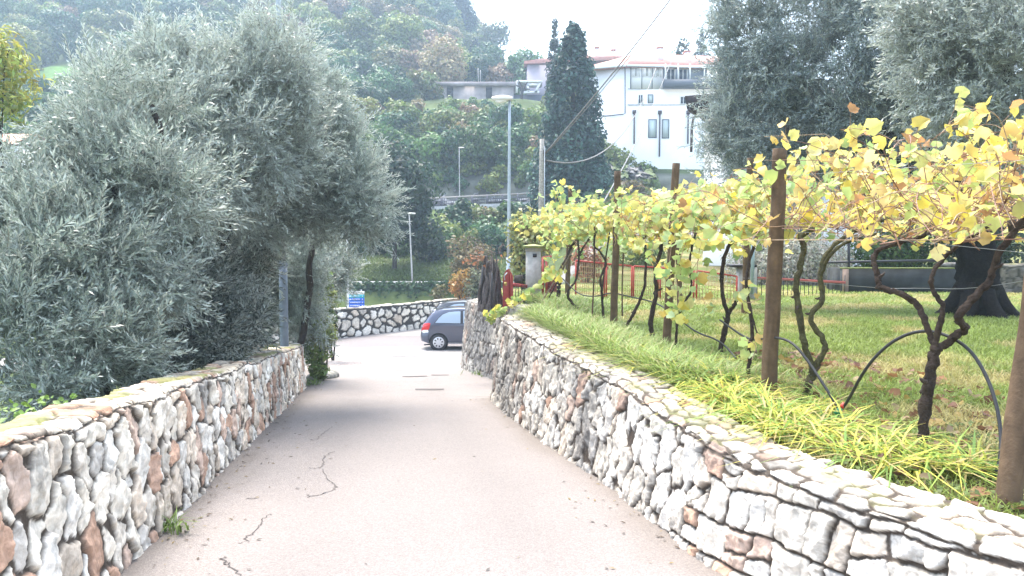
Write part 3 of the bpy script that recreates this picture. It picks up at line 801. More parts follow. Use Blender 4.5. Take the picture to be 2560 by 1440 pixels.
# ivy on the stems
iv = MB()
for (x0, y0, d0, x1, y1) in ((345, 960, 9.8, 360, 720), (420, 960, 10.2, 440, 730)):
    a_, b_ = P(x0, y0, d0), P(x1, y1, d0 + .2)
    n = 240; tq = rng.random(n); pts = a_ + (b_ - a_) * tq[:, None] + rng.normal(size=(n, 3)) * (.12, .12, .05)
    TV = np.array([[0, -.5, 0], [.45, -.1, .1], [.3, .3, .05], [0, .55, 0], [-.3, .3, .05], [-.45, -.1, .1]])
    V, F = inst(TV, [np.array([[0, 1, 2, 3], [0, 3, 4, 5]])], pts, frames(norm(rng.normal(size=(n, 3)) + (0, -1, .5))), rng.uniform(.06, .11, n))
    iv.add(V, F, np.repeat(np.array([0.025, 0.055, 0.03]) * rng.uniform(.6, 1.5, (n, 1)), 6, 0))
o = iv.build("ivy_leaves", M_LEAF); tag(o, "dark ivy climbing the shaded stems behind the left wall", "ivy", kind="stuff")
# ------------------------------------------------------------------ olive trees on the right
b3 = P(2440, 795, 14.3); b3[2] = 0.22
t = thing("olive_tree", "old olive tree with thick black flared trunk on the lawn at right", "olive tree", b3)
q = MB()
tr = np.array([b3 + (0, 0, -.1), b3 + (0, 0, .25), P(2448, 700, 14.3), P(2440, 620, 14.3), P(2425, 540, 14.4)])
q.tube(smooth_path(tr, 3), [0.62, 0.46, 0.36, 0.33, 0.31, 0.30], 22, col=(0.014, 0.013, 0.012), rough=0.12, seed=3)
for k in range(7):
    an = k * 0.9 + .3
    q.tube(smooth_path([b3 + (math.cos(an) * .75, math.sin(an) * .75, -.08), b3 + (math.cos(an) * .42, math.sin(an) * .42, .12), b3 + (math.cos(an) * .22, math.sin(an) * .22, .6)], 2), [0.08, 0.16, 0.12], 9, col=(0.017, 0.015, 0.014), rough=.1, seed=k)
for e in ((2250, 300, 15.4), (2050, 260, 16.0), (1900, 240, 16.6), (2450, 250, 14.6), (2140, 120, 16), (2330, 150, 14.8)):
    q.tube(smooth_path([P(2428, 545, 14.4), (P(2428, 470, 14.5) + P(*e)) / 2 + (0, 0, .25), P(*e)], 3), [0.16, 0.09, 0.03], 9, col=(0.04, 0.035, 0.03), rough=.1, seed=e[0])
q.build("trunk", M_BARK, t, smooth=True)
V, F, C = olive_crown([B_(1890, 110, 130, 16.5), B_(1980, 40, 190, 16.4), B_(1930, 270, 150, 16.6), B_(1860, 210, 100, 16.6), B_(1860, 340, 90, 16.4), B_(2080, 190, 210, 16.2), B_(2060, 330, 150, 16.2), B_(2200, 80, 200, 16),
                       B_(2200, 300, 170, 15.6), B_(1820, 60, 70, 16.8), B_(2100, -60, 160, 16.4), B_(1960, 380, 110, 16), B_(2300, 400, 140, 15.4), B_(1815, 390, 75, 16.4), B_(2130, 430, 110, 16), B_(1825, 180, 60, 16.8), B_(2340, 200, 170, 15.6), B_(1850, 270, 80, 16.6), B_(1815, 350, 60, 16.6), B_(1870, 20, 110, 16.6), B_(1830, 300, 60, 16.2), B_(2000, 440, 90, 15.6), B_(1900, 400, 80, 16)], 12000, up=0.35, scale=1.2, col=(0.23, 0.285, 0.28))
mk("crown", V, F, M_LEAF_OLIVE, t, col=C)
b4 = P(2790, 800, 12.2); b4[2] = 0.22
olive_tree("silvery olive tree reaching in from the right edge above the yellow vines", b4,
    [([b4, b4 + (-.1, 0, 1.0), P(2700, 420, 12), P(2600, 250, 11.8), P(2450, 120, 11.6)], 0.24, 0.04), ([P(2690, 400, 12), P(2560, 330, 11.6), P(2400, 260, 11.4)], 0.1, 0.02)],
    [B_(2440, 60, 190, 11.6), B_(2370, 190, 130, 11.5), B_(2530, 190, 180, 11.5), B_(2460, 290, 130, 11.4), B_(2330, 30, 110, 11.8), B_(2600, 60, 200, 11.6), B_(2560, 350, 110, 11.3), B_(2300, 110, 80, 11.7), B_(2260, 20, 70, 12), B_(2350, 300, 80, 11.5)], 4600, up=0.2, scale=1.1, col=(0.35, 0.39, 0.35), droop=.25)
# ------------------------------------------------------------------ wooded hill
GREENS = np.array([(0.085, 0.155, 0.045), (0.060, 0.13, 0.05), (0.12, 0.18, 0.045), (0.16, 0.20, 0.05), (0.045, 0.105, 0.045)])
AUTUMN = np.array([(0.19, 0.16, 0.075), (0.20, 0.14, 0.085), (0.19, 0.20, 0.06), (0.22, 0.18, 0.09)])
def wood(name, label, pts, Rm, per, size, aut, mat=M_LEAF, greens=GREENS):
    Vs, Fs, Cs, n0 = [], [], [], 0
    for (x, y), r in zip(pts, Rm):
        z = float(HZ(x, y)); h = r * rng.uniform(0.9, 1.3)
        c = (AUTUMN[rng.integers(0, 4)] if rng.random() < aut else greens[rng.integers(0, len(greens))]) * rng.uniform(.7, 1.3)
        bl = lobed((x, y, z + h * 0.75), r, 6, (1, 1, 1.05), 0.62, (0.34, 0.56))
        V, F, C = foliage(bl, per, size, c, colvar=0.22, shape=(0.75, 1.0), jitter=0.75, shell=0.7)
        Vs.append(V); Fs.append(F + n0); n0 += len(V); Cs.append(C)
    o = mk(name, np.vstack(Vs), np.vstack(Fs), mat, col=np.vstack(Cs))
    tag(o, label, "woodland", kind="stuff")
def scatter(x0, x1, y0, y1, sp, cond=None):
    out = []
    for y in np.arange(y0, y1, sp):
        for x in np.arange(x0, x1, sp):
            xx, yy = x + rng.uniform(-.45, .45) * sp, y + rng.uniform(-.45, .45) * sp
            if abs(xx) > yy * 0.72 + 4: continue
            if cond is None or cond(xx, yy): out.append((xx, yy))
    return out
pts = scatter(-44, 8.5, 55, 64.0, 1.6)
wood("hedge_bank", "dense green bushes covering the bank below the railed hillside road", pts, np.array([rng.uniform(.9, 1.3) * (1.0 if y < 61.5 else .5) for x, y in pts]), 20, 0.32, 0.04)
pts = scatter(-62, 17, 75.5, 104, 2.7, lambda x, y: not (x > 7.5 and y < 101) and not (y > 100 and -14 < x < 6))
wood("hillside_scrub", "dense green scrub covering the slope below the ruined stone house", pts, np.array([rng.uniform(1.5, 2.6) * (1 if (y < 91 or x < -14 or x > 6) else .42) for x, y in pts]), 15, 0.38, 0.05)
pts = [(x, y) for x, y in scatter(-40, 3.5, 73.6, 75.4, 1.5)]
wood("rock_top_bushes", "leafy fringe hanging over the rocks behind the railed road", pts, rng.uniform(.7, 1.2, len(pts)), 18, .34, .03)
pts = scatter(-150, 20, 114, 232, 5.2, lambda x, y: not (-30 < x < 8 and y < 117) and not (-80 < x < -50 and 112 < y < 142) and not (-14 < x < 6 and y < 118) and not (x > 4 and y < 122))
wood("hillside_wood", "mixed green and russet woodland covering the high hill behind", pts, rng.uniform(2.6, 4.6, len(pts)), 14, 0.50, 0.30)
pts = scatter(-60, -11, 47.5, 56, 4.0, lambda x, y: x < -13)
wood("lower_wood", "dark trees crowding the slope behind the left olive trees", pts, rng.uniform(2.2, 3.4, len(pts)), 9, 0.4, 0.0)
# green bank left of the house
pts = scatter(7.2, 13.4, 69, 76, 1.5)
wood("house_bank", "low green bushes on the bank in front of the white house", pts, np.array([np.interp(x, [7.5, 13], [1.9, .6]) * rng.uniform(.85, 1.15) for x, y in pts]), 14, 0.34, 0.2, greens=GREENS[2:4])

def tree(name, label, cat, px, ptop, pbot, d, rpx, n, size, per, col, base_z=None, sq=None, trunk=0.18, group=None, mat=None, **k):
    """broadleaf tree: crown between photo rows ptop..pbot, half width rpx"""
    c = P(px, (ptop + pbot) / 2, d); rx = rpx / F_PX * d; rz = (pbot - ptop) / 2 / F_PX * d
    z0 = float(HZ(c[0], d)) if base_z is None else base_z
    base = np.array([c[0], d, z0])
    t = thing(name, label, cat, base, group)
    mb = MB(); mb.tube(smooth_path([base - (0, 0, .2), base * .5 + c * .5 + rng.normal(size=3) * .1, c], 2), [trunk, trunk * .35], 8, col=BARKC)
    for i in range(5):
        e = c + rsphere(1)[0] * np.array([rx, rx, rz]) * .75
        mb.tube(smooth_path([base * .45 + c * .55, (c + e) / 2 + (0, 0, -.1), e], 2), [trunk * .4, trunk * .1], 6, col=BARKC)
    mb.build("trunk", M_BARK, t, smooth=True)
    R = max(rx, rz)
    V, F, C = foliage(lobed(c, R, n, (rx / R, rx / R, rz / R), .62, (.32, .5)), per, size, col, **k)
    mk("crown", V, F, mat or M_LEAF, t, col=C)
    return t
def conifer(label, px, ptop, pbot, d, rpx, col, size, n, tip=1.15, base_z=None, fat=1.0, cat="cypress", name="cypress_tree"):
    a, b = P(px, pbot, d), P(px, ptop, d); R = rpx / F_PX * d; Hh = b[2] - a[2]
    z0 = float(HZ(a[0], d)) if base_z is None else base_z
    base = np.array([a[0], d, min(z0, a[2])])
    t = thing(name, label, cat, base)
    MB().tube([base - (0, 0, .2), (a + b) / 2, b - (0, 0, .1 * Hh)], [R * .12, R * .02], 8, col=BARKC).build("trunk", M_BARK, t, smooth=True)
    bl = []
    for i in range(n):
        u = rng.random() ** 1.25; rr = R * (1 - u) ** (1 / tip) * (0.95 + 0.25 * rng.random()) * (1 if u > .08 else .8) + R * 0.04
        an = rng.random() * 6.283; s = R * (0.17 + 0.13 * (1 - u)) * rng.uniform(.7, 1.25) * fat
        bl.append((a[0] + math.cos(an) * max(rr - s * .5, 0), d + math.sin(an) * max(rr - s * .5, 0), a[2] + u * Hh, s, s, s * 1.25))
    V, F, C = foliage(bl, 1.7 / size ** 2, size, [col, [c_ * .7 for c_ in col], [c_ * 1.35 for c_ in col]], colvar=.3, jitter=.6, shell=.6, up=.5, shape=(.6, 1.2))
    mk("crown", V, F, M_LEAF, t, col=C)
conifer("broad dark conifer towering in the middle in front of the white house", 1432, 62, 520, 58, 94, (0.045, 0.095, 0.075), 0.30, 190, 1.5)
conifer("thin pointed cypress rising just left of the broad dark conifer", 1387, 52, 260, 84, 22, (0.035, 0.062, 0.045), 0.3, 90, 1.6, base_z=11, fat=1.7)
conifer("small dark cypress among the hillside bushes above the ruined house", 1189, 100, 165, 150, 20, (0.03, 0.055, 0.045), 0.5, 40, 1.8, fat=1.6)
conifer("pointed conifer on the hilltop skyline left of the white sky", 1152, -22, 55, 185, 36, (0.03, 0.055, 0.045), 0.6, 60, 1.1, fat=1.4)
conifer("cypress tip rising behind the white house roof at right", 1752, 80, 160, 110, 16, (0.035, 0.06, 0.05), 0.35, 40, 1.6, base_z=16, fat=1.6)
tree("broadleaf_tree", "airy hilltop tree with open twigs against the white sky", "tree", 1235, 55, 175, 176, 55, 9, 0.9, 1.6, [(0.07, 0.10, 0.05), (0.09, 0.11, 0.05)], shell=.3)
tree("broadleaf_tree", "yellowish green tree at the left end of the ruined house", "tree", 1068, 160, 262, 107, 52, 9, 0.6, 6, [(0.10, 0.14, 0.035), (0.14, 0.14, 0.04)])
tree("broadleaf_tree", "dark green tree left of the ruined house on the slope", "tree", 975, 165, 260, 106, 60, 9, 0.6, 6, [(0.035, 0.07, 0.035)])
tree("broadleaf_tree", "tall dark tree hiding the left end of the hillside road railing", "tree", 985, 330, 640, 50, 72, 14, 0.34, 20, [(0.03, 0.055, 0.04), (0.035, 0.065, 0.035)])
tree("broadleaf_tree", "dark spreading tree over the grassy slope behind the curved wall", "tree", 1075, 540, 660, 53, 62, 10, 0.32, 20, [(0.035, 0.065, 0.035)])
tree("araucaria_tree", "sparse layered tree poking above the white house roof", "tree", 1703, 95, 150, 96, 24, 6, 0.5, 5, [(0.05, 0.075, 0.05)], base_z=18, sq=None)
tree("acacia_tree", "yellow green feathery tree at the far left edge", "tree", -12, 20, 330, 17, 75, 12, 0.15, 50, [(0.38, 0.38, 0.09), (0.26, 0.32, 0.08)], base_z=-1.5, shape=(.35, 1.2), trunk=.05)
tree("shrub_tree", "brownish olive round bush behind the curved wall", "bush", 1172, 570, 745, 40, 55, 11, 0.22, 40, [(0.13, 0.12, 0.06), (0.16, 0.13, 0.06), (0.09, 0.10, 0.05)], base_z=-2.2)
tree("shrub_tree", "orange autumn shrub glowing above the curved wall", "bush", 1150, 668, 752, 38, 36, 8, 0.2, 45, [(0.42, 0.20, 0.05), (0.36, 0.22, 0.06)], base_z=-2.3, trunk=.06)
tree("shrub_tree", "low brown green shrub left of the orange shrub", "bush", 1100, 700, 752, 39, 28, 7, 0.2, 45, [(0.14, 0.13, 0.05)], base_z=-2.3, trunk=.05)
tree("shrub_tree", "pale grey green shrub right of the orange shrub", "bush", 1190, 655, 750, 37, 26, 8, 0.18, 50, [(0.17, 0.18, 0.10)], base_z=-2.3, trunk=.05)
tree("citrus_tree", "loose yellow green fruit tree behind the concrete gate pillar", "fruit tree", 1305, 500, 725, 21, 62, 13, 0.16, 55, [(0.30, 0.31, 0.10), (0.36, 0.32, 0.11), (0.22, 0.24, 0.09)], base_z=0.1, shell=.25, trunk=.07)
tree("shrub_tree", "silvery cream flowering shrub mass behind the red garden rail", "shrub", 1955, 608, 735, 25, 165, 22, 0.13, 75, [(0.34, 0.34, 0.28), (0.22, 0.24, 0.18), (0.40, 0.39, 0.33)], base_z=0.2, trunk=.06, shape=(.3, 1.2))
tree("shrub_tree", "green hedge bush behind the dark concrete planter", "hedge", 2225, 585, 690, 27, 130, 18, 0.16, 55, [(0.06, 0.12, 0.03), (0.09, 0.15, 0.03)], base_z=0.4, trunk=.06)
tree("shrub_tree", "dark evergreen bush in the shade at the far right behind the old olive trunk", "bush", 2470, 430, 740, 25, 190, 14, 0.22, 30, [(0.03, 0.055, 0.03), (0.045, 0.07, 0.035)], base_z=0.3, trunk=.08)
tree("shrub_tree", "reddish brown bush seen through the red mesh fence", "shrub", 1470, 600, 735, 26, 48, 9, 0.15, 50, [(0.26, 0.11, 0.06), (0.22, 0.14, 0.07)], base_z=0.2, trunk=.05)
tree("shrub_tree", "bright green bush seen between the vine trunks behind the fence", "shrub", 1600, 575, 690, 30, 70, 9, 0.18, 45, [(0.13, 0.17, 0.05)], base_z=0.4, trunk=.05)
# shrub at the end of the left wall
p = P(800, 900, 17.6); zb = gl(p[0], 17.6)
shrub("light green leafy shrub at the far end of the left wall", "oleander_shrub", (p[0], 17.6, zb), [B_(785, 880, 40, 17.5), B_(805, 830, 40, 17.4), B_(800, 810, 40, 17.8), B_(812, 750, 34, 18), B_(806, 700, 26, 18), B_(775, 780, 30, 17.4), B_(820, 800, 26, 17.9), B_(796, 925, 26, 17.3)], 520, 0.15, [(0.18, 0.25, 0.07), (0.24, 0.28, 0.08), (0.12, 0.18, 0.07)], shape=(.28, 1.3), jitter=.9)
# ivy-covered retaining bank beyond the parking square
mb = MB(); n = 16000
xx = rng.uniform(-14, 2, n); u = rng.random(n)
pp = np.c_[xx, 42.0 + u * 0.7 + rng.normal(size=n) * .08, -2.4 + u * 1.72 + rng.normal(size=n) * 0.05]
V, F = inst(np.array([[0, -.5, 0], [.45, 0, .12], [0, .5, -.05], [-.45, 0, .12]]), [np.array([[0, 1, 2, 3]])], pp, frames(norm(rng.normal(size=(n, 3)) * .7 + (0, -1, .5))), rng.uniform(.12, .26, n))
o = mk("ivy_bank", V, F, M_LEAF, col=np.repeat(np.array([0.04, 0.085, 0.035]) * rng.uniform(.5, 1.5, (n, 1)), 4, 0)); tag(o, "dark green ivy covering the bank below the small upper lane", "ivy", kind="stuff")
V = [(-16, 42.75, -.80), (3, 42.75, -.80), (3, 43.0, -.80), (-16, 43.0, -.80)]
k = MB().box((-16, 42.8, -1.0), (3, 43.05, -0.62)).build("lane_kerb", M_CONCRETE); k['kind'] = 'structure'
# kerb with rocks at the end of the left wall
mbk = MB()
for i in range(9):
    c = P(775 + i * 7 + rng.uniform(-3, 3), 948 - i * 1.6, 17.3 + i * .12); r = rng.uniform(.10, .2)
    bm = bmesh.new(); bmesh.ops.create_icosphere(bm, subdivisions=2, radius=r)
    Vv = np.array([v.co[:] for v in bm.verts]); Fv = np.array([[v.index for v in f.verts] for f in bm.faces]); bm.free()
    Vv = Vv * (1 + .25 * np.sin(Vv[:, [0]] * 17 + i) * np.cos(Vv[:, [1]] * 13)) * (1.3, 1, .7)
    mbk.add(Vv + (c[0], c[1], float(RZ(c[1])) + .04), Fv, np.array([.26, .25, .22]) * rng.uniform(.7, 1.2))
o = mbk.build("kerb_stones", M_STONE, smooth=True); tag(o, "row of low rough stones edging the shrub at the lane mouth", "stones", kind="stuff")
# ------------------------------------------------------------------ lamps and poles
def lathe_tube(p0, p1, r0, r1, n=14):
    return tube(np.linspace(p0, p1, 6), np.linspace(r0, r1, 6), n)
# near lamp post, left
p = P(711, 862, 15.3); x, y = p[0], 15.3; zb = gl(x, y)
t = thing("street_lamp", "grey blue steel lamp post rising behind the end of the left wall", "lamp post", (x, y, zb))
zc = P(708, 660, y)[2]
top = P(696, 0, y); lean = (top[0] - x) / (top[2] - zb)
def at_z(z): return np.array([x + lean * (z - zb), y, z])
MB().add(*lathe_tube(at_z(zb), at_z(zc), 0.082, 0.080)).build("lower_tube", M_POLE_BLUE, t, smooth=True)
MB().add(*lathe_tube(at_z(zc - .03), at_z(zc + .05), 0.086, 0.070)).build("collar", M_POLE_BLUE, t, smooth=True)
MB().add(*lathe_tube(at_z(zc + .05), at_z(7.2), 0.064, 0.045)).build("upper_tube", M_GALV, t, smooth=True)
MB().tube(smooth_path([at_z(7.15), at_z(7.4), at_z(7.55) + (.25, 0, 0), at_z(7.6) + (.8, 0, 0)], 2), .035, 8).build("bracket", M_GALV, t, smooth=True)
def lamp_head(c, L, W, H, name, parent, flip=1):
    """flat cobra-style luminaire, long axis x"""
    mb = MB(); n = 9; prof = []
    for i in range(n):
        u = i / (n - 1); wv = W * (0.55 + 0.45 * math.sin(math.pi * min(1, u * 1.1 + .12))); hv = H * (0.45 + 0.55 * math.sin(math.pi * (0.15 + .75 * u)))
        xq = (u - .5) * L * flip
        prof.append([(xq, -wv / 2, 0), (xq, -wv * .42, hv * .7), (xq, 0, hv), (xq, wv * .42, hv * .7), (xq, wv / 2, 0), (xq, 0, -hv * .12)])
    V = np.array(prof).reshape(-1, 3) + c; F = []
    for i in range(n - 1):
        for j in range(6): F.append((i * 6 + j, i * 6 + (j + 1) % 6, i * 6 + 6 + (j + 1) % 6, i * 6 + 6 + j))
    mb.add(V, [tuple(f) for f in F]); mb.add(V[:6], [tuple(range(6))]); mb.add(V[-6:], [tuple(range(5, -1, -1))])
    return mb.build(name, mat_plain("lamp_shell", (0.62, 0.60, 0.56), .5), parent, smooth=True)
lamp_head(at_z(7.6) + (1.1, 0, -.03), .75, .3, .14, "lamp_head", t)
# middle lamp
d = 27.5
p = P(1270, 700, d); zb = -2.4; x = p[0]
t = thing("street_lamp", "slim galvanised street lamp with flat head beyond the parking square", "lamp post", (x, d, zb))
tp = P(1274, 250, d)
def az(z): return np.array([x + (tp[0] - x) * (z - zb) / (tp[2] - zb), d, z])
MB().add(*lathe_tube(az(zb), az(1.0), .085, .08)).build("lower_tube", M_GALV, t, smooth=True)
MB().add(*lathe_tube(az(1.0), az(tp[2]), .062, .042)).build("upper_tube", M_GALV, t, smooth=True)
h = P(1255, 250, d)
o = lamp_head(h, .70, .30, .16, "lamp_head", t, -1)
MB().add(*(lambda c: tube(np.array([c + (-.16, 0, -.005), c + (0, 0, -.035), c + (.2, 0, -.01)]), [.07, .08, .05], 10))(h + (-.05, 0, 0))).build("lamp_glass", mat_plain("lamp_glass", (.75, .75, .72), .15), t, smooth=True)
# thin lamp on the upper lane
d = 45.0; a, b = P(1031, 712, d), P(1023, 535, d)
t = thing("street_lamp", "thin white lamp post on the small lane below the grassy slope", "lamp post", (a[0], d, -.75))
MB().add(*lathe_tube((a[0], d, -.78), b, .055, .035, 8)).build("pole", M_CONCRETE, t, smooth=True)
lamp_head(b + (.15, 0, 0), .4, .18, .09, "lamp_head", t)
# lamp by the railing, dark thin
d = 72.4; a, b = P(1149, 490, d), P(1148, 370, d)
t = thing("street_lamp", "thin pale post rising from the railed hillside road", "lamp post", (a[0], d, 4.2))
MB().add(*lathe_tube((a[0], d, 4.15), b, .06, .04, 8)).build("pole", M_CONCRETE, t, smooth=True)
lamp_head(b + (.2, 0, 0), .5, .2, .09, "lamp_head", t)
# white pole next to the sign
d = 34.0; a, b = P(864, 775, d), P(862, 588, d)
t = thing("sign_pole", "thin white pole standing left of the blue direction sign", "pole", (a[0], d, RZ(d)))
MB().add(*lathe_tube((a[0], d + .5, -2.45), (b[0], d + .5, b[2]), .045, .045, 10)).build("pole", mat_plain("white_paint", (.74, .74, .72), .5), t, smooth=True)
MB().add(*lathe_tube((b[0], d + .5, b[2]), (b[0], d + .5, b[2] + .05), .05, .03, 10)).build("cap", M_GALV, t, smooth=True)
# direction sign
d = 35.2
a, b = P(871, 728, d), P(911, 768, d)
t = thing("direction_sign", "blue turquoise and white direction sign standing above the curved wall", "sign", ((a[0] + b[0]) / 2, d, -2.4))
M_SB = mat_plain("sign_blue", (0.02, 0.13, 0.62), .4); M_ST = mat_plain("sign_turquoise", (0.03, 0.42, 0.50), .4); M_SW = mat_plain("sign_white", (.8, .8, .8), .4)
hgt = a[2] - b[2]
for xx in (a[0] + .12, b[0] - .14):
    MB().add(*lathe_tube((xx, d + .06, -2.45), (xx, d + .06, a[2] + .06), .03, .03, 8)).build("post", M_GALV, t, smooth=True)
rows = [(0.0, .20, M_SW, None, 0), (.215, .41, M_ST, 'w', 1), (.42, .60, M_SB, 'w', 1), (.61, .80, M_SB, 'w', 0), (.81, 1.02, M_SB, 'w', 0)]
for i, (r0, r1, mt, tx, arrow) in enumerate(rows):
    z1, z0 = a[2] - r0 * hgt, a[2] - r1 * hgt
    pl = MB().box((a[0], d, z0), (b[0], d + .025, z1)).build("panel", mt, t)
    wmb = MB(); r9 = np.random.default_rng(40 + i); zc_, hh = (z0 + z1) / 2, (z1 - z0) * .42
    xq = a[0] + (.17 if arrow else .08)
    if tx is None: hh *= .6
    while xq < b[0] - .20:
        wv = r9.uniform(.022, .036)
        wmb.box((xq, d - .004, zc_ - hh / 2), (xq + wv * .34, d - .0005, zc_ + hh / 2)); wmb.box((xq + wv * .34, d - .004, zc_ + hh * r9.uniform(-.4, .2)), (xq + wv, d - .0005, zc_ + hh / 2))
        xq += wv + .012
    wmb.box((b[0] - .10, d - .004, zc_ - hh / 2), (b[0] - .07, d - .0005, zc_ + hh / 2))
    if arrow:
        wmb.add([(a[0] + .02, d - .003, zc_), (a[0] + .09, d - .003, zc_ - hh * .6), (a[0] + .09, d - .003, zc_ + hh * .6)], [(0, 1, 2)])
        wmb.box((a[0] + .09, d - .004, zc_ - hh * .2), (a[0] + .14, d - .0005, zc_ + hh * .2))
    wmb.build("lettering", M_SW if tx else mat_plain("sign_grey", (.2, .2, .22), .5), t)
# utility pole with cables
d = 22.0
a, b = P(1350, 745, d), P(1355, 348, d)
t = thing("utility_pole", "weathered wooden cable pole behind the concrete gate pillar", "pole", (a[0], d, .1))
mb = MB(); mb.tube(np.linspace((a[0], d, .05), b, 9), [.085, .065], 10, col=(.40, .37, .33), rough=.05, seed=2); mb.build("pole", M_BARK, t, smooth=True)
mb = MB().box((b[0] + .04, d - .05, b[2] - .45), (b[0] + .1, d + .05, b[2] - .30)).box((b[0] + .03, d - .04, b[2] - .62), (b[0] + .12, d + .04, b[2] - .55)).build("bracket", M_DARKWOOD, t)
MB().obox((b[0] + .075, d - .07, .3), (b[0] + .07, d - .07, b[2] - .2), .022, .022).build("conduit", M_GALV, t)
def cable(label, p0, p1, sag, r, mat=None, n=24):
    u = np.linspace(0, 1, n)[:, None]; q = p0 * (1 - u) + p1 * u; q[:, 2] -= sag * 4 * (u * (1 - u))[:, 0]
    V, F = tube(q, r, 6); o = mk("overhead_cable", V, F, mat or M_CABLE); return tag(o, label, "cable")
M_CABLE = mat_plain("cable_sheath", (0.16, 0.15, 0.14), .6)
pa = P(1361, 385, d)
cable("upper thick overhead cable climbing steeply from the wooden pole into the sky", pa, P(1720, -60, 20.0), 0.10, .018)
cable("second overhead cable twisted just under the upper one", pa + (0, 0, -.03), P(1726, -60, 20.2), 0.16, .010)
cable("lower overhead cable sagging from the wooden pole past the conifer", P(1361, 400, d), P(1640, 170, 44), 1.6, .022)
cable("thin cable running from behind the vine post up to the white house eave", P(1500, 520, 30), P(1650, 222, 66), 0.35, .03)
cable("thin cable branching to the white house roof", P(1650, 222, 66), P(1684, 140, 78), 0.0, .03)
cable("thin cable branching to the white house balcony", P(1650, 222, 66), P(1672, 168, 77), 0.0, .03)

# ------------------------------------------------------------------ hillside road railing
d = 65.2
t = thing("guard_railing", "grey metal guard railing along the hillside road", "railing", (-4, d, 4.2))
M_RAIL = mat_plain("railing_paint", (.10, .095, .12), .5); M_RAILT = mat_plain("railing_top", (.42, .36, .34), .5)
def rp(px, f): return P(px, (518 if f == 0 else 497) + (px - 1040) * (-0.047), d)
xsr = np.arange(990, 1335, 38)
for k, px in enumerate(xsr):
    a, b = rp(px, 0), rp(px, 1)
    MB().obox(a - (0, 0, .25), b, .16, .12).build("post", M_RAIL, t)
MB().obox(rp(985, 1), rp(1335, 1), .12, .12).build("top_rail", M_RAILT, t)
mb = MB()
for f in (.25, .6): mb.obox(rp(985, 0) + (0, 0, f * .65), rp(1335, 0) + (0, 0, f * .65), .06, .08)
mb.build("lower_rail", M_RAIL, t)
mb = MB()
for px in np.arange(985, 1335, 5.5): mb.obox(rp(px, 0) + (0, 0, .02), rp(px, 1), .045, .04)
mb.build("baluster", M_RAIL, t)
V = np.array([rp(900, 0) + (0, -.15, -.35), rp(1345, 0) + (0, -.15, -.35), rp(1345, 0) + (0, -.15, -.02), rp(900, 0) + (0, -.15, -.02), rp(900, 0) + (0, .4, -.02), rp(1345, 0) + (0, .4, -.02)])
o = MB().add(V, [(0, 1, 2, 3), (3, 2, 5, 4)]).build("road_kerb", M_CONCRETE); o['kind'] = 'structure'
# rock outcrop behind the railing
def rock_face(label, pxa, pxb, pya, pyb, d, seed, col):
    a0, a1 = P(pxa, pyb, d), P(pxb, pyb, d); z1 = P(pxa, pya, d)[2]; nx_, nz_ = 130, 60
    U, W = np.meshgrid(np.linspace(0, 1, nx_), np.linspace(0, 1, nz_))
    X_ = a0[0] + (a1[0] - a0[0]) * U; top_ = (z1 - a0[2]) * (.45 + .75 * fbm(U * 5, 0 * U, seed, 4)); Z_ = a0[2] + top_ * W
    r1 = 1 - 2 * np.abs(fbm(X_ * .8, Z_ * 1.1, seed, 5) - .5); r2 = np.abs(fbm(X_ * 3.2, Z_ * 2.4, seed + 4, 4) - .5)
    Y_ = d + 2.2 * W ** 1.3 - 2.6 * (r1 - .7) + 2.4 * r2
    V = np.stack([X_, Y_, Z_ + .5 * (r2 - .1)], -1).reshape(-1, 3); i = np.arange(nz_ - 1)[:, None] * nx_; j = np.arange(nx_ - 1)[None]
    F = np.stack([i + j, i + j + 1, i + nx_ + j + 1, i + nx_ + j], -1).reshape(-1, 4)
    g = fbm(V[:, 0] * 1.1, V[:, 2] * 1.4, seed + 9, 5)[:, None]
    c = np.array(col) * (.2 + 1.7 * g * (1 - sstep(.06, .0, r2.reshape(-1, 1)) * .7)); gm_ = sstep(.52, .62, fbm(V[:, 0] * .9, V[:, 2] * .9, seed + 17, 4))[:, None]  # crease lines darkened in colour to read as shaded crevices
    c = c * (1 - gm_) + np.array([.07, .10, .035]) * gm_
    tag(mk("rock_outcrop", V, F, M_STONE, col=c), label, "rock")
rock_face("pale grey rock face behind the left part of the hillside railing", 1020, 1180, 452, 512, 72.0, 3.1, (.34, .33, .33))
rock_face("grey mossy rock cutting behind the right part of the hillside railing", 1180, 1345, 462, 505, 72.2, 6.4, (.28, .27, .28))
rock_face("grey weathered rock bank right of the broad dark conifer", 1490, 1640, 405, 450, 64.0, 12.2, (.15, .145, .14))

# ------------------------------------------------------------------ white house
M_GLASS = mat_plain("window_glass", (0.03, 0.04, 0.06), .08); M_SHUT = mat_plain("pale_shutter", (0.52, 0.60, 0.60), .6); M_FRAME = mat_plain("white_frame", (.8, .8, .8), .5)
M_PIPE = mat_plain("brown_downpipe", (0.07, 0.055, 0.06), .5); M_BALC = mat_plain("balcony_grey", (0.10, 0.115, 0.14), .6)
HD = 77.0; SX = HD / F_PX
def hx(px): return (px - 1280) / F_PX * HD
def hz(py): return P(1280, py, HD)[2]
x0, x1 = hx(1566), hx(1960); zt_, zb_ = hz(163), 7.0
xl = hx(1466) * 78.6 / 77
t = thing("white_house", "large white three storey house with pink tiled roof beyond the conifer", "house", ((x0 + x1) / 2, HD, zb_))
w_ = MB()
w_.add([(x0, HD, zb_), (x1, HD, zb_), (x1, HD, zt_), (x0, HD, zt_), (xl, 78.6, zb_), (xl, 78.6, zt_), (x1, 90, zb_), (x1, 90, zt_)],
       [(0, 1, 2, 3), (4, 0, 3, 5), (1, 6, 7, 2), (6, 4, 5, 7), (3, 2, 7, 5)])
w_.build("wall", M_WHITE, t)
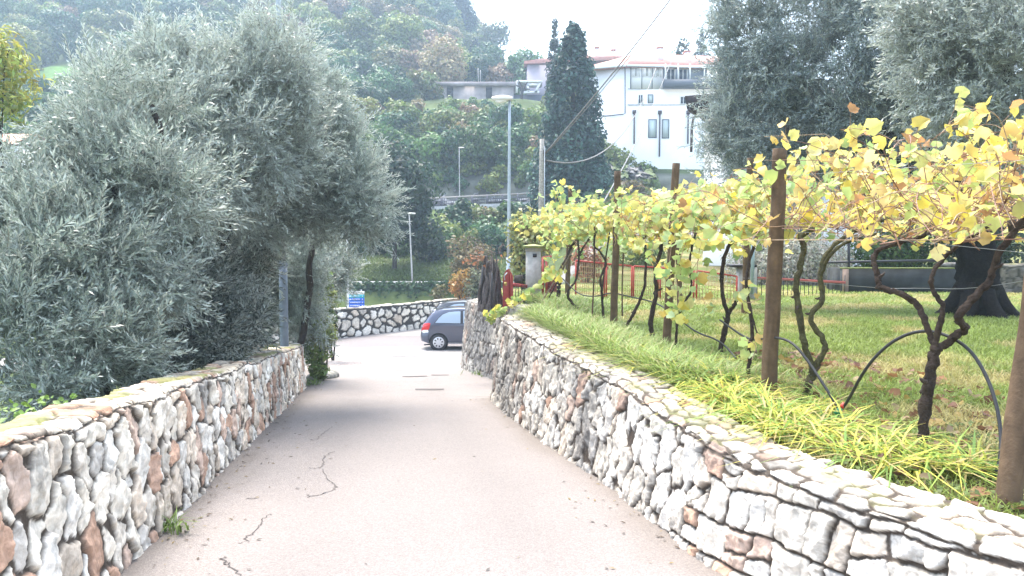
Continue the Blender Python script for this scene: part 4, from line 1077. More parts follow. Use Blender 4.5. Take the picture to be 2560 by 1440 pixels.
# upper storey projects slightly
zs = hz(222)
MB().box((hx(1572), HD - .06, zs), (hx(1650), HD - .003, hz(166))).build("upper_bay", M_FRAME, t)
e0, e1 = np.array([x0 - .2, HD - .38, zt_]), np.array([x1 + .6, HD - .38, zt_ - .35])
el = np.array([xl - .5, 78.0, zt_ - .02]); bl = np.array([xl + 2, 90., zt_]); er = np.array([x1 + .6, 90.5, zt_ - .3])
rg = np.array([hx(1590) * 83 / 77, 84.5, P(1280, 134, 84.5)[2]]); rg2 = np.array([x1 - 1, 85, P(1280, 143, 85)[2]])
rb = MB(); dz_ = np.array([0, 0, .22])
Vr = [e0, e1, er, el, rg, rg2, e0 - dz_, e1 - dz_, er - dz_, el - dz_, bl, bl - dz_]
rb.add(Vr, np.array([(0, 1, 5, 4), (2, 10, 4, 5), (0, 6, 7, 1), (3, 9, 6, 0), (1, 7, 8, 2), (10, 11, 9, 3)])); rb.add(Vr, np.array([(1, 2, 5), (3, 0, 4), (10, 3, 4), (9, 7, 6), (9, 8, 7), (9, 11, 8)]))
roof = rb.build("roof", M_ROOF, t)
gm = MB(); gm.obox(e0 - (0, .07, .1), e1 - (0, .07, .1), .13, .2); gm.obox(e0 - (.07, 0, .1), el - (.07, 0, .1), .13, .2); gm.build("gutter", M_FRAME, t)
for (px, py, wpx, hp) in ((1649, 130, 13, 14), (1717, 140, 13, 14)):
    c = P(px, py, 81); s = wpx / F_PX * 81
    ch = MB().box((c[0] - s / 2, 80.6, c[2] - 1.0), (c[0] + s / 2, 81.2, c[2] + .28)).build("chimney", M_WHITE, t)
    MB().box((c[0] - s / 2 - .06, 80.55, c[2] + .28), (c[0] + s / 2 + .06, 81.25, c[2] + .42)).build("chimney_cap", M_ROOF, ch)
def window(pxa, pxb, pya, pyb, y, glass, mull=1, shutter=False, reveal=.08):
    xa, xb, za, zb2 = hx(pxa), hx(pxb), hz(pyb), hz(pya)
    f = MB(); fw = .07
    for bx in (((xa, y - .05, za), (xa + fw, y + .0, zb2)), ((xb - fw, y - .05, za), (xb, y + .0, zb2)), ((xa + fw, y - .05, zb2 - fw), (xb - fw, y, zb2)), ((xa + fw, y - .05, za), (xb - fw, y, za + fw))): f.box(*bx)
    for k in range(1, mull + 1):
        xm = xa + (xb - xa) * k / (mull + 1); f.box((xm - .03, y - .045, za + fw), (xm + .03, y - .002, zb2 - fw))
    fr = f.build("window", M_FRAME if not shutter else M_BALC, t)
    MB().box((xa + fw, y - .02, za + fw), (xb - fw, y - .003, zb2 - fw)).build("shutter" if shutter else "pane", M_SHUT if shutter else glass, fr)
for px in (1575, 1602, 1628):
    window(px + 6.5, px + 14.5, 169, 193, HD - .065, M_GLASS, 1)
    window(px + 0.2, px + 4.2, 168, 193, HD - .065, M_GLASS, 0); window(px + 17.0, px + 21, 168, 193, HD - .065, M_GLASS, 0)
mb = MB()
for px in (1571.5, 1599, 1624.5): mb.box((hx(px), HD - .10, zs), (hx(px) + .07, HD - .063, hz(163)))
mb.build("dark_trim", M_BALC, t)
# balcony: flat panel coloured like recess shade, and parapet
MB().box((hx(1651), HD - .06, hz(222)), (hx(1760), HD - .004, hz(166))).build("balcony_shade_panel", mat_plain("plaster_painted_shade", (.15, .18, .22), .8), t)
mb = MB()
for px in (1653, 1684, 1713, 1748): mb.box((hx(px), HD - .85, hz(206)), (hx(px) + .10, HD - .75, hz(164)))
mb.build("balcony_post", M_FRAME, t)
MB().box((hx(1651), HD - .95, hz(223)), (hx(1800), HD - .86, hz(203))).box((hx(1651), HD - .86, hz(223)), (hx(1800), HD - .005, hz(219))).build("balcony_parapet", M_BALC, t)
window(1660, 1682, 172, 203, HD - .07, M_GLASS, 1); window(1690, 1712, 172, 203, HD - .07, M_GLASS, 1)
window(1591, 1604, 236, 260, HD, M_GLASS, 1); window(1615, 1629, 236, 258, HD, M_SHUT, 0, True); window(1695, 1711, 241, 261, HD, M_GLASS, 1)
window(1617, 1638, 298, 345, HD, M_SHUT, 0, True); window(1651, 1669, 298, 346, HD, M_SHUT, 0, True)
mb = MB().box((x0, HD - .06, hz(263)), (hx(1800), HD - .002, hz(261)))
mb.box((x0, HD - .05, hz(223)), (hx(1650), HD - .002, hz(221))); mb.build("string_course", M_CONCRETE, t)
for px, py0, py1 in ((1582, 282, 360), (1645, 283, 392), (1715, 283, 360)):
    dp = MB().tube(np.array([(hx(px), HD - .13, hz(py1)), (hx(px), HD - .13, hz(py0))]), .075, 8)
    dp.box((hx(px) - .17, HD - .26, hz(py0) - .1), (hx(px) + .17, HD - .01, hz(py0 - 6))); dp.build("downpipe", M_PIPE, t)
q = [P(1562, 166, 76.9), P(1565, 172, 76.9), P(1565, 284, 76.9), P(1560, 286, 77.0), P(1508, 291, 78.1)]
MB().tube(np.array(q) + (-.1, -.08, 0), .05, 6).build("side_pipe", M_PIPE, t)
# second house behind with pink roof
D2 = 112.
def q2(px, py): return P(px, py, D2)
t = thing("pink_roof_house", "house behind with broad pink roof and small chimney flues", "house", q2(1440, 300))
a, b, c_ = q2(1300, 162), q2(1560, 152), q2(1462, 116)
MB().box((a[0] + 1, D2, 19), (b[0] - 1, D2 + 8, a[2])).build("wall", mat_plain("mauve_plaster", (.38, .34, .40), .8), t)
rb = MB(); rdg = np.array([(q2(1455, 117)), (q2(1500, 119))]) + (0, 4, 0)
a2, b2_ = q2(1310, 155), q2(1562, 143)
V = [a2 + (0, -.6, 0), b2_ + (0, -.6, 0), b2_ + (0, 9, 0), a2 + (0, 9, 0), rdg[0], rdg[1], a2 + (0, -.6, -.4), b2_ + (0, -.6, -.4)]
rb.add(V, np.array([(0, 1, 5, 4), (2, 3, 4, 5), (0, 6, 7, 1)])); rb.add(V, np.array([(1, 2, 5), (3, 0, 4)])); rf = rb.build("roof", M_ROOF, t)
for px, py in ((1457, 116), (1496, 118), (1538, 124)):
    c = q2(px, py); ch = MB().tube(np.array([c + (0, 2, -1.2), c + (0, 2, .3)]), .22, 8).build("chimney", M_WHITE, rf)
    MB().box((c[0] - .35, D2 + 1.65, c[2] + .3), (c[0] + .35, D2 + 2.35, c[2] + .48)).build("chimney_cap", M_ROOF, ch)
# ruined stone house
D3 = 108.
def q3(px, py): return P(px, py, D3)
t = thing("ruined_house", "long low ruined stone house with flat roof and dark openings", "house", (q3(1170, 260)[0], D3, 19))
c0, c1 = q3(1064, 205), q3(1284, 205); zf = q3(1170, 262)[2]
M_RUIN = mat_plain("old_plaster", (.40, .35, .34), .9, 0, .9, .3, .4, 2)
xa, xb = c0[0], c1[0]; zr = q3(1170, 216)[2]
mbx = MB(); ops = [(1115, 1132, 218, 248), (1214, 1230, 220, 248)]
ed = [xa] + [v for o_ in ops for v in (q3(o_[0], 0)[0], q3(o_[1], 0)[0])] + [xb]
for i in range(len(ed) - 1):
    if i % 2 == 0: mbx.box((ed[i], D3, zf - 2), (ed[i + 1], D3 + .4, zr))
    else: mbx.box((ed[i], D3 + .01, zf - 2), (ed[i + 1], D3 + .39, q3(0, 248)[2]))
mbx.box((xa, D3 + .41, zf - 2), (xa + .3, D3 + 5, zr)); mbx.box((xb - .3, D3 + .41, zf - 2), (xb, D3 + 5, zr)); mbx.build("wall", M_RUIN, t)
MB().box((xa - .4, D3 - .5, zr + .01), (xb + .3, D3 + 5.4, q3(0, 206)[2])).build("roof", mat_plain("slab_roof", (.30, .26, .26), .9, 0, 1, .3), t)
for i, o_ in enumerate(ops):
    MB().box((q3(o_[0], 0)[0] + .02, D3 + .25, q3(0, 247)[2]), (q3(o_[1], 0)[0] - .02, D3 + .3, q3(0, 220)[2])).build("window", mat_plain("opening_shade", (.05, .05, .06), .7), t)  # dark panel filling each opening, interior shade put into its colour
MB().tube(np.array([q3(1196, 206), q3(1195, 170)]), .05, 6).tube(np.array([q3(1201, 206), q3(1201, 175)]), .05, 6).build("flue", M_CONCRETE, t)
# white frame shed and dark shed
t = thing("garden_shed", "white framed lean to shed with dark base beside the ruined house", "shed", (q3(1330, 250)[0], D3, 19))
mb = MB()
for a_, b_ in (((1292, 204), (1352, 204)), ((1292, 204), (1292, 232)), ((1352, 204), (1338, 232)), ((1318, 212), (1345, 212)), ((1318, 212), (1322, 230)), ((1300, 232), (1348, 230))):
    mb.obox(q3(*a_), q3(*b_), .3, .3)
mb.build("frame", M_FRAME, t)
MB().box((q3(1262, 0)[0], D3 + .3, 18.5), (q3(1362, 0)[0], D3 + 3.5, q3(0, 236)[2])).build("wall", mat_plain("dark_tarp", (.06, .07, .10), .7, 0, 1.5, .3), t)
MB().add([q3(1290, 203) + (0, -.3, 0), q3(1356, 203) + (0, -.3, 0), q3(1356, 209) + (0, 3, 0), q3(1290, 209) + (0, 3, 0), q3(1290, 205) + (0, -.3, 0), q3(1356, 205) + (0, -.3, 0)], [(0, 1, 2, 3), (0, 4, 5, 1)]).build("roof", M_FRAME, t)
# bare tree by the ruin
t0 = q3(1303, 262)
t = thing("bare_tree", "bare forked tree in front of the white framed shed", "tree", t0)
mb = MB()
for e in ((1290, 222), (1318, 214), (1296, 210), (1312, 225), (1324, 232)):
    mb.tube(smooth_path([t0 + (0, -2.5, -.3), q3(1304, 238) + (0, -2.5, 0), (q3(1304, 230) + q3(*e)) / 2 + (.1, -2.5, .0), q3(*e) + (0, -2.5, 0)], 2), [.2, .06], 6, col=(.06, .055, .06))
mb.build("trunk", M_BARK, t, smooth=True)
# reddish dry hedge patch below the ruin
tree("shrub_tree", "reddish brown creeper patch on the slope under the ruined house", "shrub", 1215, 296, 348, 96, 52, 12, .45, 9, [(0.13, 0.075, 0.06), (.10, .07, .06)], trunk=.05)
# near house behind the right olives
D4 = 30.
t = thing("neighbour_house", "white house half hidden behind the right olive trees with dark eave corner", "house", (11, D4, .6))
xa = P(1762, 300, D4)[0]
zw = P(0, 262, D4)[2]
MB().add([(xa, D4, -.2), (xa + 7, D4, -.2), (xa + 7, D4 + 8, -.2), (xa + 4.5, D4 + 8, -.2), (xa, D4, zw), (xa + 7, D4, zw), (xa + 7, D4 + 8, zw), (xa + 4.5, D4 + 8, zw)], [(0,1,5,4),(1,2,6,5),(2,3,7,6),(3,0,4,7),(4,5,6,7)]).build("wall", M_WHITE, t)
c = P(1712, 240, 27.6); zz = c[2]
MB().add([(c[0], 27.6, zz), (c[0] + 9, 27.6, zz), (c[0] + 9, 39, zz), (c[0] + 5, 39, zz), (c[0] + .1, 27.7, zz - .42), (c[0] + 9, 27.7, zz - .42), (c[0] + 9, 39, zz - .42), (c[0] + 5.1, 39, zz - .42), (c[0] + 4.5, 32, zz + 1.1), (c[0] + 7.5, 32, zz + 1.1)],
         np.array([(0, 4, 5, 1), (1, 5, 6, 2), (2, 6, 7, 3), (3, 7, 4, 0), (4, 7, 6, 5), (0, 1, 9, 8), (2, 3, 8, 9)])).build("roof", mat_plain("dark_eave", (.05, .04, .045), .8, 0, 6, .3), t)
MB().tube(smooth_path([P(1722, 274, 27.7), P(1725, 278, 27.8), P(1745, 290, 29.9), P(1730, 296, 29.9), P(1728, 380, 29.9)], 1), .05, 8).build("downpipe", M_PIPE, t)
MB().box((P(1860, 0, D4)[0], D4 - .03, .2), (P(2060, 0, D4)[0], D4 - .002, P(0, 535, D4)[2])).build("porch_shade_panel", mat_plain("porch_shade", (.05, .055, .07), .8), t)  # flat dark panel on the wall, porch shade put into its colour
# orange roofed house at the far left edge
D5 = 46.
t = thing("terracotta_house", "house with orange tiled roof glimpsed at the far left edge", "house", (P(-40, 360, D5)[0], D5, 0))
a, b = P(-180, 362, D5), P(44, 362, D5)
MB().box((a[0], D5, -1), (b[0] - .4, D5 + 6, a[2])).build("wall", M_WHITE, t)
V = [(a[0], D5 - .5, a[2]), (b[0], D5 - .5, a[2]), (b[0] - .6, D5 + 3, a[2] + 1.0), (a[0], D5 + 3, a[2] + 1.0), (b[0], D5 + 6.5, a[2]), (a[0], D5 + 6.5, a[2])]
MB().add(V, [(0, 1, 2, 3), (3, 2, 4, 5)]).build("roof", mat_plain("orange_tile", (.52, .26, .16), .8, 0, 5, .25), t)
# ------------------------------------------------------------------ cars: compact three-door hatchback, heading +x
M_PAINT = mat_plain("slate_blue_paint", (0.075, 0.085, 0.125), .28, .55); M_PAINT.node_tree.nodes["Principled BSDF"].inputs["Coat Weight"].default_value = .8
M_PAINT2 = mat_plain("dark_car_paint", (0.03, 0.035, 0.045), .3, .3); M_PAINT2.node_tree.nodes["Principled BSDF"].inputs["Coat Weight"].default_value = .8
M_CARGLASS = mat_plain("sky_tinted_car_glass", (0.30, 0.38, 0.46), .05); M_CARGLASS.node_tree.nodes["Principled BSDF"].inputs["Specular IOR Level"].default_value = 1.0  # pale blue base colour stands in for reflected sky
M_ALLOY = mat_plain("silver_hubcap", (0.62, 0.62, 0.63), .4, .4); M_TAIL = mat_plain("red_tail_lamp", (0.60, 0.02, 0.02), .15); M_LENS = mat_plain("clear_lens", (.75, .75, .75), .1)
CL = 3.75
def interp_(x, xs, ys): return np.interp(x, xs, ys)
TOPX = [0.0, 0.06, 0.20, 0.42, 0.75, 1.3, 1.9, 2.3, 2.55, 2.95, 3.35, 3.6, 3.75]
TOPZ = [0.86, 0.98, 1.16, 1.40, 1.48, 1.52, 1.50, 1.40, 1.22, 0.99, 0.90, 0.80, 0.66]
BELX = [0.0, .3, 1.0, 2.0, 2.7, 3.2, 3.75]; BELZ = [0.84, 0.96, 0.95, 0.93, 0.92, 0.84, 0.64]
def halfw(x): return 0.845 * np.interp(x, [0, .08, .3, .7, 1.8, 3.0, 3.5, 3.75], [.80, .90, .97, 1.0, 1.0, .97, .86, .66])
def side_y(x, z):
    w_ = halfw(x); bz = interp_(x, BELX, BELZ); tz = interp_(x, TOPX, TOPZ)
    low = w_ * np.interp(z, [.2, .34, .6, .85], [.90, .965, 1.0, .99])
    f = np.clip((z - bz) / np.maximum(tz - bz, .05), 0, 1)
    return np.where(z <= bz, low, w_ * (.985 - .20 * f - .12 * f ** 4))
def car_body():
    xs_ = np.unique(np.concatenate([np.linspace(0, CL, 70), [0.02, .04, CL - .02]])); rings = []
    nl, nu = 9, 8
    for x in xs_:
        bz = float(interp_(x, BELX, BELZ)); tz = max(float(interp_(x, TOPX, TOPZ)), bz + .012)
        zb = .24 + .10 * sstep(.35, 0, x) + .06 * sstep(CL - .4, CL, x)
        zl = np.linspace(zb, bz, nl); zu = np.linspace(bz, tz - .03 * (tz - bz) / .5, nu)[1:]
        z = np.concatenate([zl, zu]); yv = side_y(x, z)
        crown = [(yv[-1] * .8, tz - .008), (yv[-1] * .4, tz), (0, tz)]
        half = [(0, zb)] + list(zip(yv, z)) + crown
        ring = [(x, -a, b) for a, b in half] + [(x, a, b) for a, b in half[-2:0:-1]]
        rings.append(ring)
    V = np.array(rings); n = V.shape[1]; m = len(rings); V = V.reshape(-1, 3)
    i = np.arange(m - 1)[:, None] * n; j = np.arange(n)[None]; j2 = (j + 1) % n
    F = np.stack([i + j, i + n + j, i + n + j2, i + j2], -1).reshape(-1, 4)
    return V, F, n, m
def make_car(label, paint):
    t = thing("parked_car", label, "car", (0, 0, 0), "cars parked on the square")
    V, F, n, m = car_body()
    mb = MB().add(V, F); mb.add(V[:n], [tuple(range(n))]); mb.add(V[-n:], [tuple(range(n - 1, -1, -1))])
    body = mb.build("body", paint, t, smooth=True)
    # wheel housings cut by boolean, result baked into the mesh
    cut = MB()
    for xw in (.62, 3.05):
        V2, F2 = tube(np.array([(xw, -1.2, .30), (xw, 1.2, .30)]), .345, 28); cut.add(V2, F2)
    co = cut.build("wheel_cut", paint, t)
    bpy.context.view_layer.update()
    md = body.modifiers.new("b", 'BOOLEAN'); md.object = co; md.solver = 'EXACT'; md.operation = 'DIFFERENCE'
    dg = bpy.context.evaluated_depsgraph_get(); me = bpy.data.meshes.new_from_object(body.evaluated_get(dg))
    body.modifiers.clear(); body.data = me; bpy.data.objects.remove(co)
    me.polygons.foreach_set("use_smooth", np.ones(len(me.polygons), bool)); me.set_sharp_from_angle(angle=R_(32))
    MB().tube(np.array([(.62, -.70, .30), (.62, .70, .30)]), .34, 20).tube(np.array([(3.05, -.70, .30), (3.05, .70, .30)]), .34, 20).build("wheel_arch", M_RUBBER, t)
    def side_poly(pts, off, name, mat, thick=0.0, parent=None, sides=(-1, 1)):
        mb = MB(); pts = np.array(pts, float)
        # fine fan: subdivide outline
        q = []
        for a_, b_ in zip(pts, np.roll(pts, -1, 0)):
            for k in range(4): q.append(a_ + (b_ - a_) * k / 4)
        q = np.array(q); c = q.mean(0)
        rings_ = [c + (q - c) * s for s in (1, .75, .5, .25)]
        for sgn in sides:
            mb = MB()
            P3 = [np.c_[r_[:, 0], sgn * (side_y(r_[:, 0], r_[:, 1]) + off), r_[:, 1]] for r_ in rings_] + [np.array([[c[0], sgn * (side_y(c[0], c[1]) + off), c[1]]])]
            V = np.vstack(P3); L = len(q); fs = []
            for k in range(3):
                for j in range(L): fs.append((k * L + j, k * L + (j + 1) % L, (k + 1) * L + (j + 1) % L, (k + 1) * L + j)[::sgn])
            mb.add(V, [tuple(f) for f in fs]); mb.add(V, [tuple([3 * L + j, 3 * L + (j + 1) % L, 4 * L][::sgn]) for j in range(L)])
            mb.build(name, mat, parent or t, smooth=True)
    qw = [(.50, 1.005), (.62, 1.16), (.76, 1.29), (.98, 1.375), (1.22, 1.40), (1.40, 1.405), (1.40, .985)]
    dw = [(1.50, .985), (1.50, 1.41), (1.85, 1.40), (2.12, 1.35), (2.42, 1.18), (2.62, 1.04), (2.62, .99)]
    for w_ in (qw, dw):
        c = np.array(w_).mean(0); big = c + (np.array(w_) - c) * 1.10
        side_poly(big, .004, "window_seal", M_BLACK); side_poly(w_, .010, "side_window", M_CARGLASS)
    # door outline, sill, handle
    dl = MB()
    for sgn in (-1, 1):
        for a_, b_ in (((1.46, .95), (1.46, .40)), ((1.46, .40), (2.55, .36)), ((2.72, .9), (2.66, .40))):
            for k in range(6):
                p_, q_ = [np.array(a_) + (np.array(b_) - np.array(a_)) * u for u in (k / 6, (k + 1) / 6)]
                dl.obox((p_[0], sgn * (side_y(*p_) + .001), p_[1]), (q_[0], sgn * (side_y(*q_) + .001), q_[1]), .006, .012)
    dl.build("door_gap", M_BLACK, t)
    for sgn in (-1, 1):
        h_ = MB().tube(smooth_path([(1.56, sgn * (side_y(1.56, .80) - .005), .80), (1.60, sgn * (side_y(1.6, .8) + .03), .80), (1.74, sgn * (side_y(1.74, .8) + .03), .80), (1.78, sgn * (side_y(1.78, .8) - .005), .80)], 2), .016, 8)
        h_.build("door_handle", paint, t, smooth=True)
    side_poly([(.95, .255), (2.7, .25), (2.7, .275), (.95, .285)], .012, "sill_strip", M_ALLOY)
    side_poly([(.005, .70), (.03, .88), (.10, .965), (.26, 1.0), (.33, .985), (.30, .84), (.26, .755), (.06, .70)], .006, "tail_lamp", M_TAIL)
    side_poly([(.02, .70), (.06, .745), (.24, .75), (.26, .70), (.24, .64), (.04, .64)], .009, "tail_lens", M_LENS)
    # rear glass and bumper
    mb = MB(); g = [(.075, -.62, 1.005), (.075, .62, 1.005), (.36, .52, 1.35), (.36, -.52, 1.35)]
    mb.add(np.array(g) + (-.012, 0, .012), [(0, 3, 2, 1)]); mb.build("rear_window", M_CARGLASS, t)
    g = [(2.62, -.66, 1.19), (2.62, .66, 1.19), (2.30, .56, 1.405), (2.30, -.56, 1.405)]
    MB().add(np.array(g) + (.012, 0, .012), [(0, 1, 2, 3)]).build("windscreen", M_CARGLASS, t)
    bp_ = smooth_path([(.25, -.84, .50), (.03, -.76, .50), (-.045, -.5, .50), (-.06, 0, .50), (-.045, .5, .50), (.03, .76, .50), (.25, .84, .50)], 2)
    mb = MB(); V2 = []
    for dz, dx in ((-.16, .03), (-.1, -.01), (.08, -.01), (.15, .04)): V2.append(bp_ + (dx, 0, dz))
    L = len(bp_); fs = [(k * L + j, k * L + j + 1, (k + 1) * L + j + 1, (k + 1) * L + j) for k in range(3) for j in range(L - 1)]
    mb.add(np.vstack(V2), [tuple(f) for f in fs]); mb.build("rear_bumper", paint, t, smooth=True)
    MB().box((-.035, -.12, .42), (-.02, .12, .48)).tube(np.array([(.35, -.5, .19), (.08, -.5, .18)]), .025, 8).build("exhaust", M_BLACK, t)
    MB().obox((.46, -.50, 1.405), (.46, .50, 1.405), .16, .025).build("roof_spoiler", paint, t)
    MB().tube(np.array([(.9, 0, 1.50), (.72, 0, 1.68)]), .006, 6).build("aerial", M_BLACK, t)
    MB().box((2.45, -.98, .96), (2.60, -.86, 1.10)).build("mirror", paint, t); MB().box((2.45, .86, .96), (2.60, .98, 1.10)).build("mirror", paint, t)
    # wheels
    for xw in (.62, 3.05):
        for sgn in (-1, 1):
            yc = sgn * .745
            an = np.linspace(0, 2 * np.pi, 32, endpoint=False)
            prof = [(.19, .095), (.235, .10), (.285, .085), (.30, .05), (.30, -.05), (.285, -.085), (.2, -.09)]
            V2 = np.array([[(xw + r_ * math.cos(a_), yc + sgn * w2, .30 + r_ * math.sin(a_)) for a_ in an] for r_, w2 in prof]).reshape(-1, 3)
            fs = [(k * 32 + j, k * 32 + (j + 1) % 32, (k + 1) * 32 + (j + 1) % 32, (k + 1) * 32 + j) for k in range(6) for j in range(32)]
            wl = MB().add(V2, [tuple(f) for f in fs]).build("wheel", M_RUBBER, t, smooth=True)
            V2 = np.array([[(xw + r_ * math.cos(a_), yc + sgn * w2, .30 + r_ * math.sin(a_)) for a_ in an] for r_, w2 in ((.205, .09), (.20, .105), (.17, .112), (.06, .118), (.0001, .12))]).reshape(-1, 3)
            fs = [(k * 32 + j, k * 32 + (j + 1) % 32, (k + 1) * 32 + (j + 1) % 32, (k + 1) * 32 + j) for k in range(4) for j in range(32)]
            hub = MB().add(V2, [tuple(f) for f in fs]).build("hubcap", M_ALLOY, wl, smooth=True)
            sl_ = MB()
            for k in range(8):
                a_ = k * math.pi / 4 + .2; cdir = np.array([math.cos(a_), 0, math.sin(a_)]); sdir = np.array([-math.sin(a_), 0, math.cos(a_)])
                c = np.array([xw, yc + sgn * .1205, .30])
                pts = [c + cdir * .095 - sdir * .012, c + cdir * .095 + sdir * .012, c + cdir * .165 + sdir * .028 - (0, sgn * .004, 0), c + cdir * .165 - sdir * .028 - (0, sgn * .004, 0)]
                sl_.add(pts, [(0, 1, 2, 3)[::sgn]])
            sl_.build("hub_slot", M_BLACK, wl)
    return t
car = make_car("slate blue three door hatchback parked with its red tail lamp toward the lane", M_PAINT)
car.location = (-3.27, 29.35, float(RZ(29.3))); car.rotation_euler = (0, 0, R_(2))
def copy_tree(o, parent=None):
    c = o.copy(); COL.objects.link(c); c.parent = parent
    for ch in o.children: copy_tree(ch, c)
    return c
car2 = copy_tree(car); car2['label'] = "second dark car parked just behind the slate blue hatchback, only its roof showing"
car2.location = (-3.35, 32.9, float(RZ(33)) - .02 + .05)
for ch in car2.children:
    if ch.name.split(".")[0] in ("body", "rear_bumper", "roof_spoiler", "door_handle"):
        ch.data = ch.data.copy(); ch.data.materials.clear(); ch.data.materials.append(M_PAINT2)
# ------------------------------------------------------------------ vine posts
POSTC = np.array([.125, .082, .05])
M_POST = mat_attr("weathered_post_wood", .85, 9, .35, .6, 35, .012, .2)
def post(label, bpx, bpy_, tpx, tpy, d, r, dt=None, group="vine trellis posts", zbot=None, col=POSTC):
    a = P(bpx, bpy_, d); b = P(tpx, tpy, d if dt is None else dt)
    z = float(GZ(a[0], d)) - .15 if zbot is None else zbot
    dr = norm(b - a); a = a + dr * ((z - a[2]) / dr[2])
    n = 26; q = np.linspace(a, b, n); q = q + (np.stack([fbm(np.linspace(0, 4, n) + bpx, np.zeros(n), 3), fbm(np.linspace(0, 4, n), np.zeros(n) + bpx, 5), np.zeros(n) + .5], -1) - .5) * r * .35
    V, F = tube(q, np.linspace(r * 1.06, r * .92, n), 18, .02, bpx)
    h = V[:, 2] - a[2]
    streak = fbm(V[:, 0] * 60, V[:, 2] * 2.5, bpx, 3)[:, None]
    c = col * (.6 + .75 * streak); c[h > (b[2] - a[2]) - .25] *= .75
    o = mk("vine_post", V, F, M_POST, col=c, smooth=True, origin=a)
    return tag(o, label, "post", group)
post("thick round wooden vine post at the right edge, leaning outward in front", 2522, 1240, 2640, 273, 4.08, .058, 4.25)
post("tall thick wooden vine post in the middle of the vine row, bare above the leaves", 1921, 985, 1951, 372, 6.8, .064)
post("wooden vine post two places behind the tall thick post, top wrapped in yellow leaves", 1666, 865, 1690, 408, 9.86, .050)
post("slim wooden vine post with bare top against the dark conifer", 1534, 812, 1545, 428, 12.2, .054)
post("thin far vine post standing nearest to the concrete gate pillar", 1418, 752, 1426, 470, 17.0, .05)
post("straight brown post of the rear vine row beside the pale metal tube", 1862, 790, 1876, 395, 14.4, .062)
post("dark slender post of the rear vine row among leaves left of the tall thick post", 1700, 760, 1688, 430, 15.0, .05)
a, b = P(1880, 735, 16), P(1884, 545, 16)
o = MB().tube(np.array([a, b]), .035, 10).build("metal_tube", mat_plain("pale_blue_steel", (.40, .50, .58), .4, .4), smooth=True); tag(o, "pale blue metal tube upright beside the rear brown post", "post")
# wooden cross boards of the trellis
def board(label, p0, p1, w_, h):
    o = MB().obox(p0, p1, w_, h).build("trellis_board", M_DARKWOOD); tag(o, label, "board")
board("dark cross board jutting from the rear post under the vine leaves", P(1838, 553, 13.8), P(1945, 515, 15.0), .05, .13)
board("dark sawn beam end at the right edge above the near vine", P(2526, 566, 5.2), P(2640, 548, 5.0), .09, .075)
# wires
def wire(label, pts, r=.0014):
    V, F = tube(smooth_path(pts, 2), r, 5); o = mk("trellis_wire", V, F, M_WIRE); tag(o, label, "wire")
wire("lowest trellis wire strung just above the lawn between the near vines", [P(1735, 690, 14), P(1985, 700, 9.4), P(2200, 722, 5.6), P(2300, 720, 5.4), P(2420, 724, 5.2), P(2640, 690, 4.2)], .0016)
wire("middle trellis wire running under the vine leaves", [P(1420, 560, 17), P(1690, 560, 10), P(1950, 575, 6.8), P(2300, 605, 5.2), P(2640, 640, 4.0)])
wire("upper trellis wire threaded through the yellow leaves", [P(1425, 500, 17), P(1545, 490, 12.2), P(1690, 470, 9.9), P(1945, 440, 6.8), P(2570, 400, 4.1)])
wire("rear trellis wire stretched behind the near vines", [P(1870, 560, 14.4), P(2140, 560, 9), P(2400, 570, 7), P(2700, 560, 5.5)])

# ------------------------------------------------------------------ vines
def leaf_template(fold=.22, droop=.25):
    ang = np.radians([-90, -62, -38, -8, 18, 46, 66, 90])       # right half, petiole at the bottom
    rad = np.array([.14, .42, .38, .49, .41, .46, .43, .56])
    R = np.c_[np.cos(ang) * rad, np.sin(ang) * rad]
    out = [tuple(p) for p in R] + [(-x, y) for x, y in R[-2:0:-1]]
    V = [(0, 0, 0)] + [(x, y, fold * abs(x) - droop * (x * x + (y) ** 2) ) for x, y in out]
    n = len(out)
    return np.array(V), np.array([(0, 1 + i, 1 + (i + 1) % n) for i in range(n)])
LEAFT = [leaf_template(.35, .5), leaf_template(-.2, .9), leaf_template(.8, .3), leaf_template(.2, -.8), leaf_template(1.0, 1.0), leaf_template(.5, 1.3)]
YEL = np.array([(.74, .62, .14), (.70, .64, .20), (.74, .55, .15), (.62, .62, .20), (.70, .50, .18), (.48, .26, .11), (.76, .68, .30), (.45, .54, .17), (.80, .68, .12)])
GRN = np.array([(.40, .54, .18), (.50, .62, .24), (.36, .52, .22), (.58, .64, .24), (.66, .64, .22), (.62, .58, .18), (.50, .62, .32)])
def leaves(pos, nrm, size, pal):
    n = len(pos); which = rng.integers(0, len(LEAFT), n); R = frames(nrm)
    Vs, Fs, Cs, n0 = [], [], [], 0
    c = pal[rng.integers(0, len(pal), n)] * rng.uniform(.8, 1.15, (n, 1))
    for k, (TV, TF) in enumerate(LEAFT):
        s = which == k
        if not s.any(): continue
        V, F = inst(TV, [TF], pos[s], R[s], size[s])
        cc = np.repeat(c[s][:, None], len(TV), 1)
        edge = np.linalg.norm(TV[:, :2], axis=1)[None, :, None]
        br = (rng.random((s.sum(), 1, 1)) < .35) * sstep(.3, .6, edge)
        cc = cc * (1 - .55 * br) + np.array([.35, .20, .08]) * .55 * br
        Vs.append(V); Fs.append(F[0] + n0); n0 += len(V); Cs.append(cc.reshape(-1, 3))
    return np.vstack(Vs), np.vstack(Fs), np.vstack(Cs)

